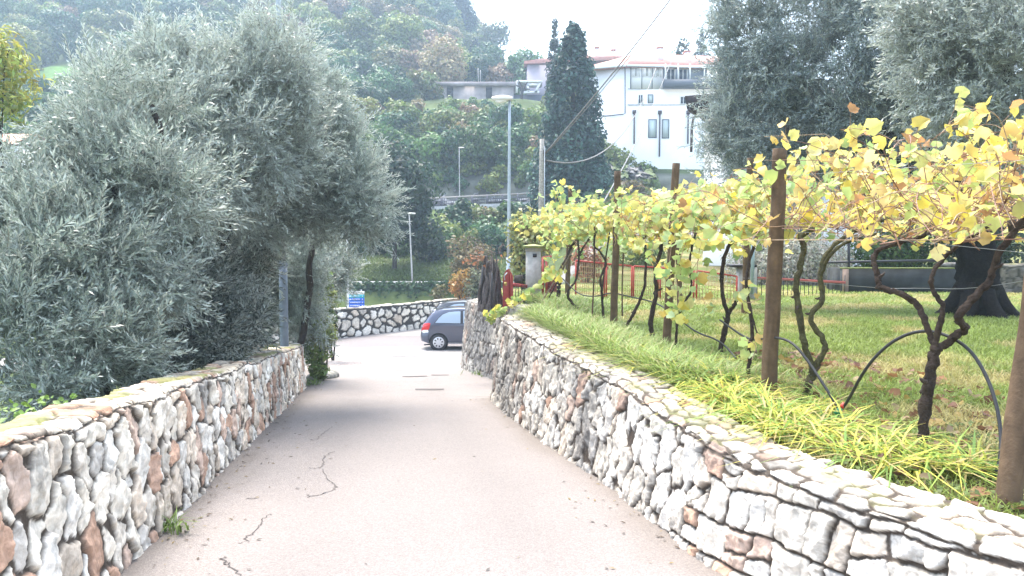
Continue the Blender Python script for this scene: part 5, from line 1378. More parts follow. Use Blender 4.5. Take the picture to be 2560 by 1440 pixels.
CANEC = np.array([(.30, .18, .13), (.40, .27, .19), (.24, .13, .10), (.50, .37, .26), (.44, .27, .21)])
def vine(label, trunks, heads, ncanes, pal, nleaf, lsize, clen=(.6, 1.5), spread=(.5, .5), zlim=(1.5, 2.45), hang=0.15, r0=.032, mossy=False, group="vines trained along the trellis", extra=None, high=0):
    """trunks: list of (list of (px,py,depth)), radius start/end ; heads: 3-D points where the canes start"""
    t0 = P(*trunks[0][0][0]); base = np.array([t0[0], t0[1], float(GZ(t0[0], t0[1])) - .03])
    t = thing("vine_plant", label, "grapevine", base, group)
    mb = MB()
    for i, (pts, ra, rb) in enumerate(trunks):
        q = np.array([P(*p) for p in pts])
        if i == 0: q = np.vstack([base + (0, 0, -.05), q])
        q = smooth_path(q, 3); n = len(q)
        q = q + (np.stack([fbm(np.arange(n) * .5 + 7 * i, np.zeros(n) + base[0] * 9, k) for k in (1, 2, 3)], -1) - .5) * ra * 1.1
        rr = np.linspace(ra, rb, n) * (1 + .35 * (fbm(np.arange(n) * .6, np.zeros(n) + i, 9) - .5)); rr[n // 2] *= 1.2
        V, F = tube(q, rr, 11, .16, i + base[0])
        c = np.array([.05, .036, .028]) * (.6 + .8 * fbm(V[:, 0] * 50, V[:, 2] * 9, 5)[:, None])
        if mossy: c = c * .5 + np.array([.11, .11, .045]) * .5 * (.5 + fbm(V[:, 0] * 30, V[:, 2] * 20, 6)[:, None])
        mb.add(V, F, c)
        for s in range(3 if ra > .02 else 0):
            k = rng.integers(n // 3, n - 1); dd = rsphere(1)[0]
            mb.tube([q[k], q[k] + dd * ra * 1.8, q[k] + dd * ra * 2.6 + (0, 0, .01)], [ra * .6, ra * .4, ra * .2], 6, col=np.array([.08, .06, .05]))
    mb.build("trunk", M_BARK, t, smooth=True)
    H = np.array([P(*h) for h in heads]); mc = MB(); lp_, ln_ = [], []
    for i in range(ncanes):
        h = H[i % len(H)] + rng.normal(size=3) * (.10, .10, .04)
        L = rng.uniform(*clen); an = rng.random() * 6.283
        d = np.array([math.cos(an) * spread[0], math.sin(an) * spread[1], rng.uniform(.0, .75)])
        q = [h]; v = norm(d)
        for k in range(9):
            v = norm(v + rng.normal(size=3) * .22 + np.array([0, 0, (.10 if k < 4 else -.28 - hang)]))
            p = q[-1] + v * L / 9
            p[2] = np.clip(p[2], zlim[0], zlim[1]); q.append(p)
        q = np.array(q)
        mc.tube(smooth_path(q, 1), np.linspace(.0045, .0018, 2), 5, col=CANEC[rng.integers(0, 5)])
        m = max(1, int(nleaf / ncanes * rng.uniform(.5, 1.5)))
        u = rng.random(m) ** .8 * (len(q) - 1.01); k = u.astype(int); pp = q[k] + (q[k + 1] - q[k]) * (u - k)[:, None]
        if high: s_ = (pp[:, 2] > high + .12 * rng.normal(size=m)) | (rng.random(m) < .3); pp = pp[s_]; m = len(pp)
        if m == 0: continue
        off = rng.normal(size=(m, 3)) * .055
        for a_, b_ in zip(pp, pp + off): mc.tube(np.array([a_, b_]), .0016, 3, col=CANEC[1], caps=False)
        lp_.append(pp + off); ln_.append(norm(rng.normal(size=(m, 3)) * .75 + np.array([-.1, -.35, .55])))
    if extra is not None:
        for pts, m in extra:
            q = smooth_path(np.array([P(*p) for p in pts]), 2)
            mc.tube(q, [.005, .002], 5, col=CANEC[1])
            u = rng.random(m) * (len(q) - 1.01); k = u.astype(int)
            lp_.append(q[k] + (q[k + 1] - q[k]) * (u - k)[:, None] + rng.normal(size=(m, 3)) * (.09, .09, .05)); ln_.append(norm(rng.normal(size=(m, 3)) * .7 + np.array([-.2, -.6, .4])))
    mc.build("cane", M_BARK, t)
    pos = np.vstack(lp_); nr_ = np.vstack(ln_)
    V, F, C = leaves(pos, nr_, lsize * rng.uniform(.6, 1.25, len(pos)), pal)
    mk("leaves", V, F, M_LEAF_VINE, t, col=C)
    return t
MIX = np.vstack([YEL, GRN, GRN])
# 1: near right, with three arms
vine("nearest vine with black three armed trunk below the red canes at right",
     [([(2305, 1120, 5.1), (2312, 1010, 5.12), (2330, 920, 5.1), (2340, 868, 5.1)], .036, .032),
      ([(2340, 872, 5.1), (2312, 800, 5.15), (2290, 752, 5.2), (2240, 728, 5.25), (2200, 722, 5.3), (2192, 685, 5.35), (2180, 645, 5.4), (2202, 618, 5.4), (2262, 604, 5.4), (2312, 588, 5.4)], .022, .013),
      ([(2336, 872, 5.1), (2352, 800, 5.05), (2362, 765, 5.05), (2330, 725, 5.1), (2325, 690, 5.1), (2372, 630, 5.1), (2430, 590, 5.1), (2500, 545, 5.0)], .019, .009),
      ([(2346, 872, 5.1), (2395, 838, 5.05), (2418, 818, 5.0), (2388, 800, 4.95), (2430, 750, 4.9), (2475, 705, 4.9), (2492, 640, 4.85), (2535, 575, 4.8), (2590, 530, 4.8)], .026, .018),
      ([(2312, 588, 5.4), (2330, 578, 6.4), (2400, 572, 7.4), (2470, 566, 8.2)], .012, .008), ([(2262, 604, 5.4), (2240, 580, 6.8), (2255, 566, 8.6)], .011, .007)],
     [(2312, 588, 5.4), (2220, 610, 5.5), (2400, 600, 5.1), (2530, 560, 4.9), (2590, 530, 4.8), (2450, 560, 5.0), (2350, 560, 5.6), (2340, 575, 6.8), (2470, 566, 8.2), (2400, 572, 7.4), (2255, 566, 8.6), (2540, 560, 6.4)], 130, YEL, 1350, .102, (.7, 1.6), (1.0, .7), (1.60, 2.34), .0, high=1.92)
vine("mossy twin stemmed vine just right of the tall thick post",
     [([(2012, 985, 6.7), (2030, 935, 6.7), (2033, 925, 6.7)], .034, .032),
      ([(2034, 930, 6.7), (2008, 860, 6.72), (1999, 780, 6.75), (1985, 720, 6.75), (2000, 665, 6.75), (2014, 618, 6.75), (1996, 590, 6.75), (2032, 572, 6.7)], .027, .020),
      ([(2036, 925, 6.7), (2064, 872, 6.65), (2056, 845, 6.65), (2018, 792, 6.65), (2062, 748, 6.65), (2048, 700, 6.7), (2058, 640, 6.7), (2110, 590, 6.8), (2185, 560, 6.9), (2250, 535, 7.0)], .026, .016),
      ([(2052, 690, 6.7), (2070, 640, 6.6), (2120, 600, 6.4), (2190, 585, 6.2)], .014, .010),
      ([(2110, 590, 6.8), (2130, 566, 8.4), (2090, 556, 10.0), (1990, 552, 11.6)], .013, .008)],
     [(2032, 572, 6.7), (2110, 590, 6.8), (2185, 560, 6.9), (2250, 535, 7.0), (1960, 560, 6.6), (2120, 520, 7.6), (2200, 500, 7.4), (2130, 566, 8.4), (2090, 556, 10.0), (2150, 552, 10.6), (1990, 552, 11.6), (1930, 552, 12.2)], 110, MIX[[0, 1, 2, 3, 4, 6, 7, 8, 9, 10]], 640, .115, (.7, 1.5), (1.0, .8), (1.6, 2.36), .08, mossy=True, high=1.84)
vine("slender vine stem tangled with the pale tube left of the tall thick post",
     [([(1872, 935, 7.4), (1874, 870, 7.4), (1884, 820, 7.4), (1868, 740, 7.5), (1866, 690, 7.5), (1878, 640, 7.6), (1892, 580, 7.7)], .019, .013), ([(1898, 850, 7.4), (1880, 790, 7.5), (1872, 750, 7.5)], .008, .006)],
     [(1892, 580, 7.7), (1850, 570, 7.8), (1920, 540, 7.6), (1800, 540, 8.2), (1960, 500, 7.8)], 44, MIX, 340, .13, (.5, 1.3), (.9, .8), (1.62, 2.3), .15,
     extra=[([(1880, 900, 7.2), (1895, 860, 7.2), (1860, 850, 7.2)], 5), ([(1905, 745, 7.3), (1870, 760, 7.2), (1850, 745, 7.2)], 5)])
vine("forked dark vine with a stub and green tuft left of the rear brown post",
     [([(1798, 885, 9.3), (1812, 820, 9.3), (1821, 785, 9.3)], .030, .028), ([(1820, 788, 9.3), (1807, 752, 9.3), (1803, 690, 9.35), (1810, 633, 9.4), (1832, 600, 9.4), (1865, 572, 9.4)], .024, .017), ([(1822, 785, 9.3), (1832, 765, 9.3), (1842, 750, 9.3)], .022, .018), ([(1865, 572, 9.4), (1850, 556, 11), (1800, 552, 13), (1700, 552, 14.4)], .012, .008)],
     [(1865, 572, 9.4), (1820, 560, 9.5), (1780, 560, 9.6), (1850, 520, 10.2), (1790, 510, 10), (1840, 552, 12.4), (1760, 552, 13.6), (1700, 552, 14.4)], 70, MIX, 700, .13, (.6, 1.3), (.9, .9), (1.55, 2.2), .2,
     extra=[([(1842, 748, 9.2), (1850, 725, 9.1), (1870, 735, 9.1)], 9), ([(1760, 560, 9.3), (1745, 640, 9.2), (1740, 720, 9.1), (1770, 770, 9.0), (1745, 800, 9.0)], 20)])
vine("bent thin vine carrying a green leaf cluster beside the wooden post",
     [([(1688, 885, 9.4), (1694, 790, 9.4), (1708, 758, 9.4), (1731, 728, 9.4), (1728, 690, 9.4), (1722, 655, 9.4), (1732, 610, 9.4), (1740, 580, 9.4)], .018, .011)],
     [(1740, 580, 9.4), (1700, 570, 9.5), (1720, 540, 10), (1680, 520, 10)], 30, np.vstack([GRN, YEL[:3]]), 170, .13, (.5, 1.2), (.9, .9), (1.5, 2.15), .2,
     extra=[([(1720, 590, 9.2), (1700, 650, 9.1), (1690, 700, 9.1), (1700, 760, 9.0), (1690, 800, 9.0)], 34), ([(1770, 560, 9.2), (1760, 630, 9.1), (1720, 690, 9.1)], 20), ([(1680, 600, 9.2), (1670, 680, 9.1), (1690, 730, 9.1)], 14)])
vine("thick knotted vine trunk left of the third wooden post",
     [([(1632, 853, 10.4), (1624, 800, 10.4), (1638, 750, 10.4), (1641, 722, 10.4), (1638, 672, 10.4), (1653, 632, 10.5), (1650, 590, 10.5)], .036, .020)],
     [(1650, 590, 10.5), (1620, 575, 10.6), (1690, 560, 10.6), (1640, 540, 11)], 36, MIX, 320, .13, (.5, 1.3), (.9, .9), (1.5, 2.3), .2,
     extra=[([(1640, 590, 10.2), (1625, 640, 10.1), (1660, 680, 10.1)], 14)])
vine("leaning vine whose stem curves right above long grass",
     [([(1560, 822, 11.8), (1586, 782, 11.8), (1600, 748, 11.8), (1614, 716, 11.8), (1616, 630, 11.9), (1608, 592, 11.9)], .026, .016)],
     [(1608, 592, 11.9), (1580, 575, 12), (1640, 560, 12), (1600, 540, 12.6)], 34, MIX, 320, .13, (.5, 1.3), (.9, .9), (1.5, 2.2), .2)
vine("double twisted vine right of the thin cane stake",
     [([(1508, 802, 12.9), (1506, 730, 12.9), (1498, 694, 12.9), (1519, 658, 12.9), (1502, 630, 12.9), (1482, 615, 12.9), (1490, 580, 13)], .024, .012), ([(1506, 725, 12.9), (1512, 660, 13), (1524, 580, 13)], .016, .010)],
     [(1490, 580, 13), (1524, 575, 13), (1550, 560, 13), (1500, 540, 13.6)], 26, np.vstack([GRN, YEL[:4]]), 320, .13, (.5, 1.2), (.9, .9), (1.5, 2.2), .2)
vine("swooping vine with a long curved foot in the grass",
     [([(1459, 783, 14.4), (1424, 752, 14.4), (1417, 727, 14.4), (1441, 705, 14.4), (1448, 640, 14.5), (1445, 600, 14.5)], .026, .016), ([(1446, 640, 14.5), (1470, 600, 14.5), (1492, 572, 14.5)], .02, .012)],
     [(1445, 600, 14.5), (1492, 572, 14.5), (1420, 570, 14.6), (1460, 545, 15)], 30, np.vstack([GRN, GRN, YEL[:3]]), 340, .13, (.5, 1.2), (.9, .9), (1.35, 2.2), .2,
     extra=[([(1400, 570, 14.2), (1385, 640, 14.1), (1390, 700, 14)], 26)])
vine("farthest vine with lumpy black trunk close to the red slatted gate",
     [([(1394, 752, 16.4), (1399, 705, 16.4), (1392, 690, 16.4), (1420, 640, 16.4), (1434, 604, 16.4), (1490, 568, 16.2)], .05, .02), ([(1372, 745, 16.4), (1400, 690, 16.4), (1434, 610, 16.4)], .014, .012)],
     [(1434, 604, 16.4), (1490, 568, 16.2), (1400, 575, 16.2), (1380, 560, 16), (1420, 530, 16)], 30, np.vstack([GRN, GRN, YEL[:2]]), 300, .135, (.5, 1.2), (.8, .7), (1.25, 2.5), .2,
     extra=[([(1395, 480, 15.8), (1375, 560, 15.6), (1370, 640, 15.6), (1375, 690, 15.6)], 60), ([(1410, 455, 15.8), (1440, 500, 15.6), (1450, 570, 15.6)], 26)])
# stakes and a shoot creeping over the wall corner
a, b = P(1480, 795, 13), P(1486, 566, 13)
o = MB().tube(smooth_path([a, (a + b) / 2 + (.02, 0, 0), b], 2), .014, 7, col=np.array([.12, .075, .05])).build("cane_stake", M_BARK, smooth=True); tag(o, "thin upright cane stake left of the twisted vine", "stake")
a, b = P(1556, 790, 12.4), P(1560, 620, 12.4)
o = MB().tube(smooth_path([a, (a + b) / 2 + (-.02, 0, 0), b], 2), .012, 7, col=np.array([.15, .10, .07])).build("cane_stake", M_BARK, smooth=True); tag(o, "thin cane stake just right of the slim bare topped post", "stake")
a, b = P(1352, 758, 15.8), P(1450, 590, 15.8)
o = MB().tube(smooth_path([a, (a + b) / 2 + (.03, 0, 0), b], 2), .014, 7, col=np.array([.2, .15, .11])).build("cane_stake", M_BARK, smooth=True); tag(o, "slanting cane stake in front of the farthest vine", "stake")
t = thing("vine_shoot", "leafy vine shoot creeping over the corner of the long wall", "vine shoot", P(1300, 775, 14.2))
q = smooth_path([P(1375, 690, 14.6), P(1350, 712, 14.3), P(1320, 745, 14.1), P(1285, 765, 14.0), P(1250, 780, 13.8), P(1222, 798, 13.6)], 2)
MB().tube(q, [.008, .003], 6, col=CANEC[3]).build("cane", M_BARK, t)
u = rng.random(58) * (len(q) - 1.01); k = u.astype(int); pp = q[k] + (q[k + 1] - q[k]) * (u - k)[:, None] + rng.normal(size=(58, 3)) * (.05, .05, .05) + (0, 0, .04)
V, F, C = leaves(pp, norm(rng.normal(size=(58, 3)) * .5 + np.array([-.2, -.5, .7])), .15 * rng.uniform(.6, 1.2, 58), np.array([(.40, .50, .14), (.50, .55, .18), (.60, .55, .12), (.33, .45, .14)]))
mk("leaves", V, F, M_LEAF_VINE, t, col=C)

# ------------------------------------------------------------------ gate end of the garden
d = 17.2
t = thing("dead_stump", "gnarled grey dead stump wrapped in dry woody stems at the wall corner", "stump", (P(1225, 760, d)[0], d, .1))
mb = MB()
for i in range(26):
    a0 = rng.random() * 6.283; w_ = rng.uniform(.05, .24)
    cx = P(1228, 700, d)[0]
    q = []
    for k in range(7):
        u = k / 6; an = a0 + u * rng.uniform(.6, 1.4); rr = w_ * (1.15 - .35 * u) + .03 * math.sin(6 * u + i)
        q.append((cx + math.cos(an) * rr - .05 * u, d + math.sin(an) * rr * .7, .08 + u * rng.uniform(.9, 1.22)))
    mb.tube(smooth_path(q, 2), [rng.uniform(.035, .07), .014], 7, col=np.array([.16, .135, .125]) * rng.uniform(.5, 1.5), rough=.15, seed=i)
for i in range(14):
    s = P(rng.uniform(1200, 1250), rng.uniform(620, 680), d); mb.tube(smooth_path([s, s + rng.normal(size=3) * .12, s + rng.normal(size=3) * (.2, .1, .12) + (0, 0, .12)], 2), [.012, .004], 5, col=np.array([.2, .16, .14]))
mb.build("stems", M_BARK, t, smooth=True)
n = 60; V, F, C = leaves(P(1195, 645, d) + rng.normal(size=(n, 3)) * (.14, .1, .09), rsphere(n), .08 * rng.uniform(.6, 1.2, n), np.array([(.42, .18, .09), (.36, .22, .12), (.25, .15, .1)])); mk("leaves", V, F, M_LEAF_VINE, t, col=C)
for lab, pxa, pya, pxb, pyb, dd in (("thin black iron rod left of the dead stump", 1203, 760, 1206, 668, 16.6), ("thin black iron rod in front of the dead stump", 1229, 776, 1230, 682, 16.0)):
    o = MB().tube(np.array([P(pxa, pya, dd), P(pxb, pyb, dd)]), .016, 8).build("iron_rod", M_BLACK, smooth=True); tag(o, lab, "rod")
# red gate
t = thing("garden_gate", "narrow red sheet metal gate leaf beside the dead stump", "gate", P(1268, 762, 17.0))
def q17(px, py, d=17.0): return P(px, py, d)
a, b = q17(1257, 764), q17(1283, 764)
mb = MB(); Vg = [q17(1257, 768), q17(1283, 764, 17.35), q17(1283, 690, 17.35), q17(1272, 672, 17.2), q17(1264, 676, 17.1), q17(1257, 694)]
Vg = np.array(Vg); mb.add(np.vstack([Vg, Vg + (.0, .05, 0)]), [tuple(range(6))]); mb.add(np.vstack([Vg, Vg + (.0, .05, 0)]), [tuple(range(11, 5, -1))])
mb.add(np.vstack([Vg, Vg + (0, .05, 0)]), [((i + 1) % 6, i, i + 6, (i + 1) % 6 + 6) for i in range(6)]); mb.build("panel", M_RED, t)
mb = MB(); mb.obox(q17(1276, 764, 17.22), q17(1276, 686, 17.22), .03, .03); mb.build("frame_bar", M_RED, t)
MB().tube(smooth_path([q17(1262, 700, 16.95), q17(1260, 690, 16.9), q17(1268, 682, 16.95)], 2), .012, 6).build("handle", M_GALV, t, smooth=True)
MB().box(tuple(q17(1260, 714, 16.97)), tuple(q17(1267, 705, 16.97) + (0, .03, 0))).build("lock", mat_plain("brass", (.5, .36, .12), .4, .7), t)
t = thing("low_fence", "short red fence with thin dark bars between gate and concrete pillar", "fence", q17(1300, 758, 17.8))
MB().obox(q17(1284, 711, 17.6), q17(1316, 716, 18), .05, .07).build("rail", M_RED, t)
mb = MB()
for px in (1289, 1296, 1303, 1310): mb.obox(q17(px, 762, 17.8), q17(px, 712, 17.8), .014, .014)
mb.build("bar", M_BLACK, t)
MB().box(tuple(q17(1285, 710, 18.6)), tuple(q17(1308, 688, 18.6) + (0, .05, 0))).build("dark_board", M_DARKWOOD, t)
# concrete pillar
d = 18.0
t = thing("gate_pillar", "square grey concrete gate pillar with mossy cap", "pillar", (P(1335, 745, d)[0], d, .15)); t['kind'] = 'thing'
a, b = P(1315, 760, d), P(1352, 628, d)
MB().box((a[0], d, .05), (b[0], d + .34, b[2])).build("shaft", M_CONCRETE, t)
MB().box((a[0] - .015, d - .015, b[2]), (b[0] + .015, d + .355, b[2] + .07)).build("neck", M_CONCRETE, t)
z = b[2] + .07
MB().add([(a[0] - .07, d - .07, z), (b[0] + .07, d - .07, z), (b[0] + .07, d + .41, z), (a[0] - .07, d + .41, z), (a[0] - .07, d - .07, z + .05), (b[0] + .07, d - .07, z + .05), (b[0] + .07, d + .41, z + .05), (a[0] - .07, d + .41, z + .05), ((a[0] + b[0]) / 2, d + .17, z + .10)],
         np.array([(0, 3, 2, 1), (0, 1, 5, 4), (1, 2, 6, 5), (2, 3, 7, 6), (3, 0, 4, 7)])).add([(a[0] - .07, d - .07, z + .05), (b[0] + .07, d - .07, z + .05), (b[0] + .07, d + .41, z + .05), (a[0] - .07, d + .41, z + .05), ((a[0] + b[0]) / 2, d + .17, z + .09)], np.array([(0, 1, 4), (1, 2, 4), (2, 3, 4), (3, 0, 4)])).build("cap", mat_plain("mossy_cap", (.26, .29, .10), .9, 0, 10, .3), t)
MB().box((P(1333, 0, d)[0], d - .008, P(0, 643, d)[2]), (P(1343, 0, d)[0], d - .001, P(0, 634, d)[2])).build("box_plate", M_BLACK, t)
# red slatted gate leaf right of the pillar
t = thing("slatted_gate", "dark red slatted metal gate leaf right of the concrete pillar", "gate", P(1375, 748, 17.6))
mb = MB()
for px in (1357, 1366): mb.obox(P(px, 750, 17.7), P(px, 643, 17.7), .05, .05)
mb.obox(P(1357, 644, 17.7), P(1385, 641, 17.7), .05, .05); mb.build("frame", M_RED, t)
mb = MB()
for k in range(12): mb.obox(P(1368, 690 + k * 5, 17.75), P(1392, 688 + k * 5, 17.75), .03, .045)
mb.build("slats", mat_plain("dark_red", (.20, .04, .04), .6), t)
MB().tube(smooth_path([P(1354, 690, 17.4), P(1364, 681, 17.3), P(1380, 690, 17.3)], 2), .014, 6).build("hoop", M_RED, t, smooth=True)
# red mesh fence
M_MESH = mat_plain("rusty_mesh", (.38, .26, .12), .6)
M_REDB = mat_plain("bright_red_paint", (.42, .05, .035), .5, 0, 12, .2)
rail = [(1437, 651), (1514, 659), (1582, 665), (1648, 669), (1738, 676), (1846, 691)]
dep = [18.6, 18.4, 18.3, 18.2, 18.0, 17.8]
fz = [.12] * 6
segs = [(0, 1, "first red framed mesh fence panel, nearest the gate"), (1, 2, "second red framed mesh fence panel behind the slim post"), (2, 3, "third red framed mesh fence panel behind the knotted vine"), (3, 4, "fourth red framed mesh fence panel behind the green leaf cluster"), (4, 5, "last red framed mesh fence panel ending at the small capped pillar")]
for i, j, lab in segs:
    a, b = P(*rail[i], dep[i]), P(*rail[j], dep[j])
    e = (b - a) * .035; a2, b2_ = a + e, b - e; lo_a, lo_b = np.array([a2[0], a2[1], .12]), np.array([b2_[0], b2_[1], .12])
    t = thing("fence_panel", lab, "fence", ((a[0] + b[0]) / 2, (a[1] + b[1]) / 2, .12), "red mesh fence panels across the garden")
    MB().obox(a2, b2_, .035, .035).build("top_rail", M_REDB, t)
    for q_ in ((a2, lo_a), (b2_, lo_b)): MB().obox(q_[1], q_[0], .035, .035, up=(0, 1, 0)).build("post", M_REDB, t)
    mb = MB(); nn = 13
    for k in range(1, nn):
        u = k / nn; mb.obox(lo_a * (1 - u) + lo_b * u, a2 * (1 - u) + b2_ * u, .010, .010, up=(0, 1, 0))
    for k in range(1, 8):
        u = k / 8; mb.obox(lo_a * (1 - u) + a2 * u, lo_b * (1 - u) + b2_ * u, .010, .010)
    mb.build("wire_mesh", M_MESH, t)
t = thing("low_pillar", "small concrete pillar with flat black cap ending the red fence", "pillar", P(1870, 745, 18)); t['kind'] = 'thing'
a, b = P(1850, 750, 18), P(1893, 668, 18)
MB().box((a[0], 18, .1), (b[0], 18.35, b[2])).build("shaft", M_CONCRETE, t)
MB().box((P(1840, 0, 18)[0], 17.9, b[2] + .001), (P(1901, 0, 18)[0], 18.45, b[2] + .06)).build("cap", M_BLACK, t)
t = thing("low_rail", "low dark red rail on thin pickets in front of the silvery shrubs", "fence", P(2000, 745, 19))
MB().obox(P(1893, 695, 18.6), P(2112, 706, 20), .05, .06).build("rail", mat_plain("faded_red", (.36, .08, .06), .6), t)
mb = MB()
for k in range(22):
    u = k / 21; q_ = P(1893, 695, 18.6) * (1 - u) + P(2112, 706, 20) * u; mb.obox((q_[0], q_[1], .15), q_ + (0, 0, .18), .014, .014, up=(0, 1, 0))
mb.build("picket", M_BLACK, t)
# concrete planter, rail behind
d = 20.4
t = thing("concrete_planter", "long dark concrete trough with olive shade put into its colour on the lawn left of the old olive trunk", "planter", P(2250, 728, d))
a, b = P(2107, 728, d), P(2395, 672, d)
M_DCONC = mat_plain("shade_darkened_concrete", (.022, .026, .028), .9, 0, 2.5, .6, .3, 30)  # dark concrete, with the olive's shade put into the colour
MB().box((a[0], d, .1), (b[0], d + .18, b[2])).box((a[0], d + .9, .1), (b[0], d + 1.08, b[2] - .002)).box((a[0], d + .181, .1), (a[0] + .18, d + .899, b[2] - .001)).box((b[0] - .18, d + .181, .1), (b[0], d + .899, b[2] - .001)).build("trough", M_DCONC, t)
MB().box((a[0] + .18, d + .18, .2), (b[0] - .18, d + .9, b[2] - .06)).build("soil", mat_plain("moss_soil", (.10, .13, .03), .95, 0, 8, .4), t)
MB().box((a[0] - .012, d - .012, b[2]), (b[0] + .012, d + .19, b[2] + .03)).build("mossy_rim", mat_plain("moss", (.15, .18, .05), .95, 0, 12, .4), t)
MB().box((a[0] - .02, d - .006, .1), (a[0] + .14, d - .001, b[2])).build("corner_stone", mat_plain("reddish_stone", (.28, .20, .16), .9, 0, 6, .3), t)
t = thing("pipe_rail", "dark iron pipe rail on a thin upright behind the concrete planter", "railing", P(2122, 700, 22))
MB().tube(np.array([P(2060, 656, 22), P(2345, 651, 22)]), .035, 8).build("rail", M_BLACK, t, smooth=True)
MB().tube(np.array([P(2122, 720, 22), P(2122, 560, 22)]), .035, 8).build("upright", M_BLACK, t, smooth=True)
# rubble wall behind the old olive, stone tint lowered to stand for shade
stone_wall("mossy brown rubble wall with shade toned into its stones behind the old olive trunk",
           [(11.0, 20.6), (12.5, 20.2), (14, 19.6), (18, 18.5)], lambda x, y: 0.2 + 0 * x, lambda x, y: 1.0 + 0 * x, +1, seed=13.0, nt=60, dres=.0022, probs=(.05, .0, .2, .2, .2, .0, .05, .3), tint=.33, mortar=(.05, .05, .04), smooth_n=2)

# ------------------------------------------------------------------ irrigation pipe
def pipe(label, pts, r=.011, mat=None):
    q = smooth_path([P(*p) for p in pts], 3); V, F = tube(q, r, 9); o = mk("irrigation_pipe", V, F, mat or M_RUBBER, smooth=True); tag(o, label, "hose")
pipe("black irrigation pipe arching high around the nearest vine", [(2098, 1030, 5.9), (2120, 1003, 5.8), (2160, 925, 5.6), (2210, 868, 5.5), (2262, 836, 5.4), (2315, 825, 5.3), (2370, 838, 5.15), (2425, 872, 5.0), (2465, 935, 4.85), (2492, 1010, 4.7), (2504, 1090, 4.6), (2500, 1160, 4.5), (2478, 1205, 4.5)], .011)
pipe("black irrigation pipe sloping down in front of the mossy twin stemmed vine", [(1800, 800, 9.2), (1870, 850, 8.0), (1905, 848, 7.3), (1945, 842, 6.6), (1985, 858, 6.4), (2022, 905, 6.25), (2055, 955, 6.1), (2096, 1020, 5.95)], .011)
pipe("thin black irrigation pipe looping low between the far vines", [(1400, 690, 14.6), (1425, 715, 14.4), (1450, 738, 14), (1490, 742, 13.5), (1530, 730, 13), (1575, 742, 12.4), (1640, 755, 11.2), (1690, 790, 10), (1740, 832, 9.3), (1800, 850, 8.9), (1840, 895, 8.2)], .010)
t = thing("hose_connector", "green and red hose connector lying in the grass at the pipe ends", "connector", P(2098, 1030, 5.88))
MB().tube(np.array([P(2090, 1036, 5.85), P(2102, 1020, 5.85)]), [.024, .018], 10).build("green_body", mat_plain("green_plastic", (.02, .25, .12), .4), t, smooth=True)
MB().tube(np.array([P(2102, 1020, 5.85), P(2112, 1008, 5.85)]), .016, 10).build("red_cap", mat_plain("red_plastic", (.55, .05, .03), .4), t, smooth=True)

# ------------------------------------------------------------------ grass, daylilies, leaf litter
def blades(pos, h, w_, col, lean=.35, bend=.5, dirb=None, name="grass", label="", cat="grass", mat=None):
    n = len(pos); an = rng.random(n) * 6.283
    d = np.c_[np.cos(an), np.sin(an), np.zeros(n)]
    if dirb is not None: d = norm(d + np.array(dirb))
    s = np.c_[-d[:, 1], d[:, 0], np.zeros(n)]
    h = h[:, None]; le = lean * rng.uniform(.2, 1.3, (n, 1)); be = bend * rng.uniform(.3, 1.4, (n, 1)); w_ = np.asarray(w_).reshape(-1, 1)
    rows = []
    for u, wf in ((0, .7), (.35, 1.0), (.7, .8), (1.0, .12)):
        c = pos + d * h * (le * u + be * u * u * u) + np.array([0, 0, 1.0]) * h * (u - .45 * be * u ** 3)
        rows += [c - s * w_ * wf / 2, c + s * w_ * wf / 2]
    V = np.stack(rows, 1).reshape(-1, 3)
    k = np.arange(n)[:, None, None] * 8
    F = (k + np.array([[0, 1, 3, 2], [2, 3, 5, 4], [4, 5, 7, 6]])[None]).reshape(-1, 4)
    C = np.repeat(np.clip(col, .01, .9), 8, 0)
    o = mk(name, V, F, mat or M_GRASS, col=C); return tag(o, label, cat, kind="stuff")
def wall_in(y):  # inner edge of the coping
    return np.where(y < 14, RWX(np.minimum(y, 13.6)) + .46, np.interp(y, [14, 16.4, 17.8, 20.9], [.4, 1.0, .3, -.7]))
# lawn
n = 230000
yv = 3.2 + 20 * rng.random(n) ** 1.15; xv = wall_in(yv) + .05 + rng.random(n) * (3.0 + yv * .55)
ok = (xv < yv * .75 + 1.2); xv, yv = xv[ok], yv[ok]; n = len(xv)
g1 = fbm(xv * 1.2, yv * 1.2, 33); g2 = fbm(xv * .6 + 9, yv * .6, 35)
dry = sstep(.50, .68, g1)[:, None]
nearbare = sstep(6.0, 4.4, yv); keep = rng.random(n) > .55 * nearbare
c = np.array([.23, .30, .065]) * (1 - dry) + np.array([.42, .37, .15]) * dry
c = c * (.75 + .5 * g2[:, None]) * rng.uniform(.7, 1.3, (n, 1))
h = .035 + .075 * rng.random(n) * (.5 + g2); wd = .0035 + .0006 * yv
s = keep; blades(np.c_[xv, yv, GZ(xv, yv)][s], h[s], wd[s], c[s], .6, .7, name="lawn_grass", label="short mown lawn grass, green with dry straw patches")
# long grass along the wall
n = 24000
yv = 7.2 + 11.5 * rng.random(n) ** 1.0; xv = wall_in(yv) - .01 + np.abs(rng.normal(size=n)) * .55 + .02
c = np.array([.22, .30, .08]) * rng.uniform(.7, 1.4, (n, 1)); c[rng.random(n) < .18] = (.40, .38, .18)
h = rng.uniform(.10, .34, n) * np.clip(1.25 - (xv - wall_in(yv)) * .45, .35, 1.2); blades(np.c_[xv, yv, GZ(xv, yv) - .02], h, rng.uniform(.008, .014, n) + .0004 * yv, c, .5, .9, name="long_grass", label="long fresh green grass growing along the top of the long wall")
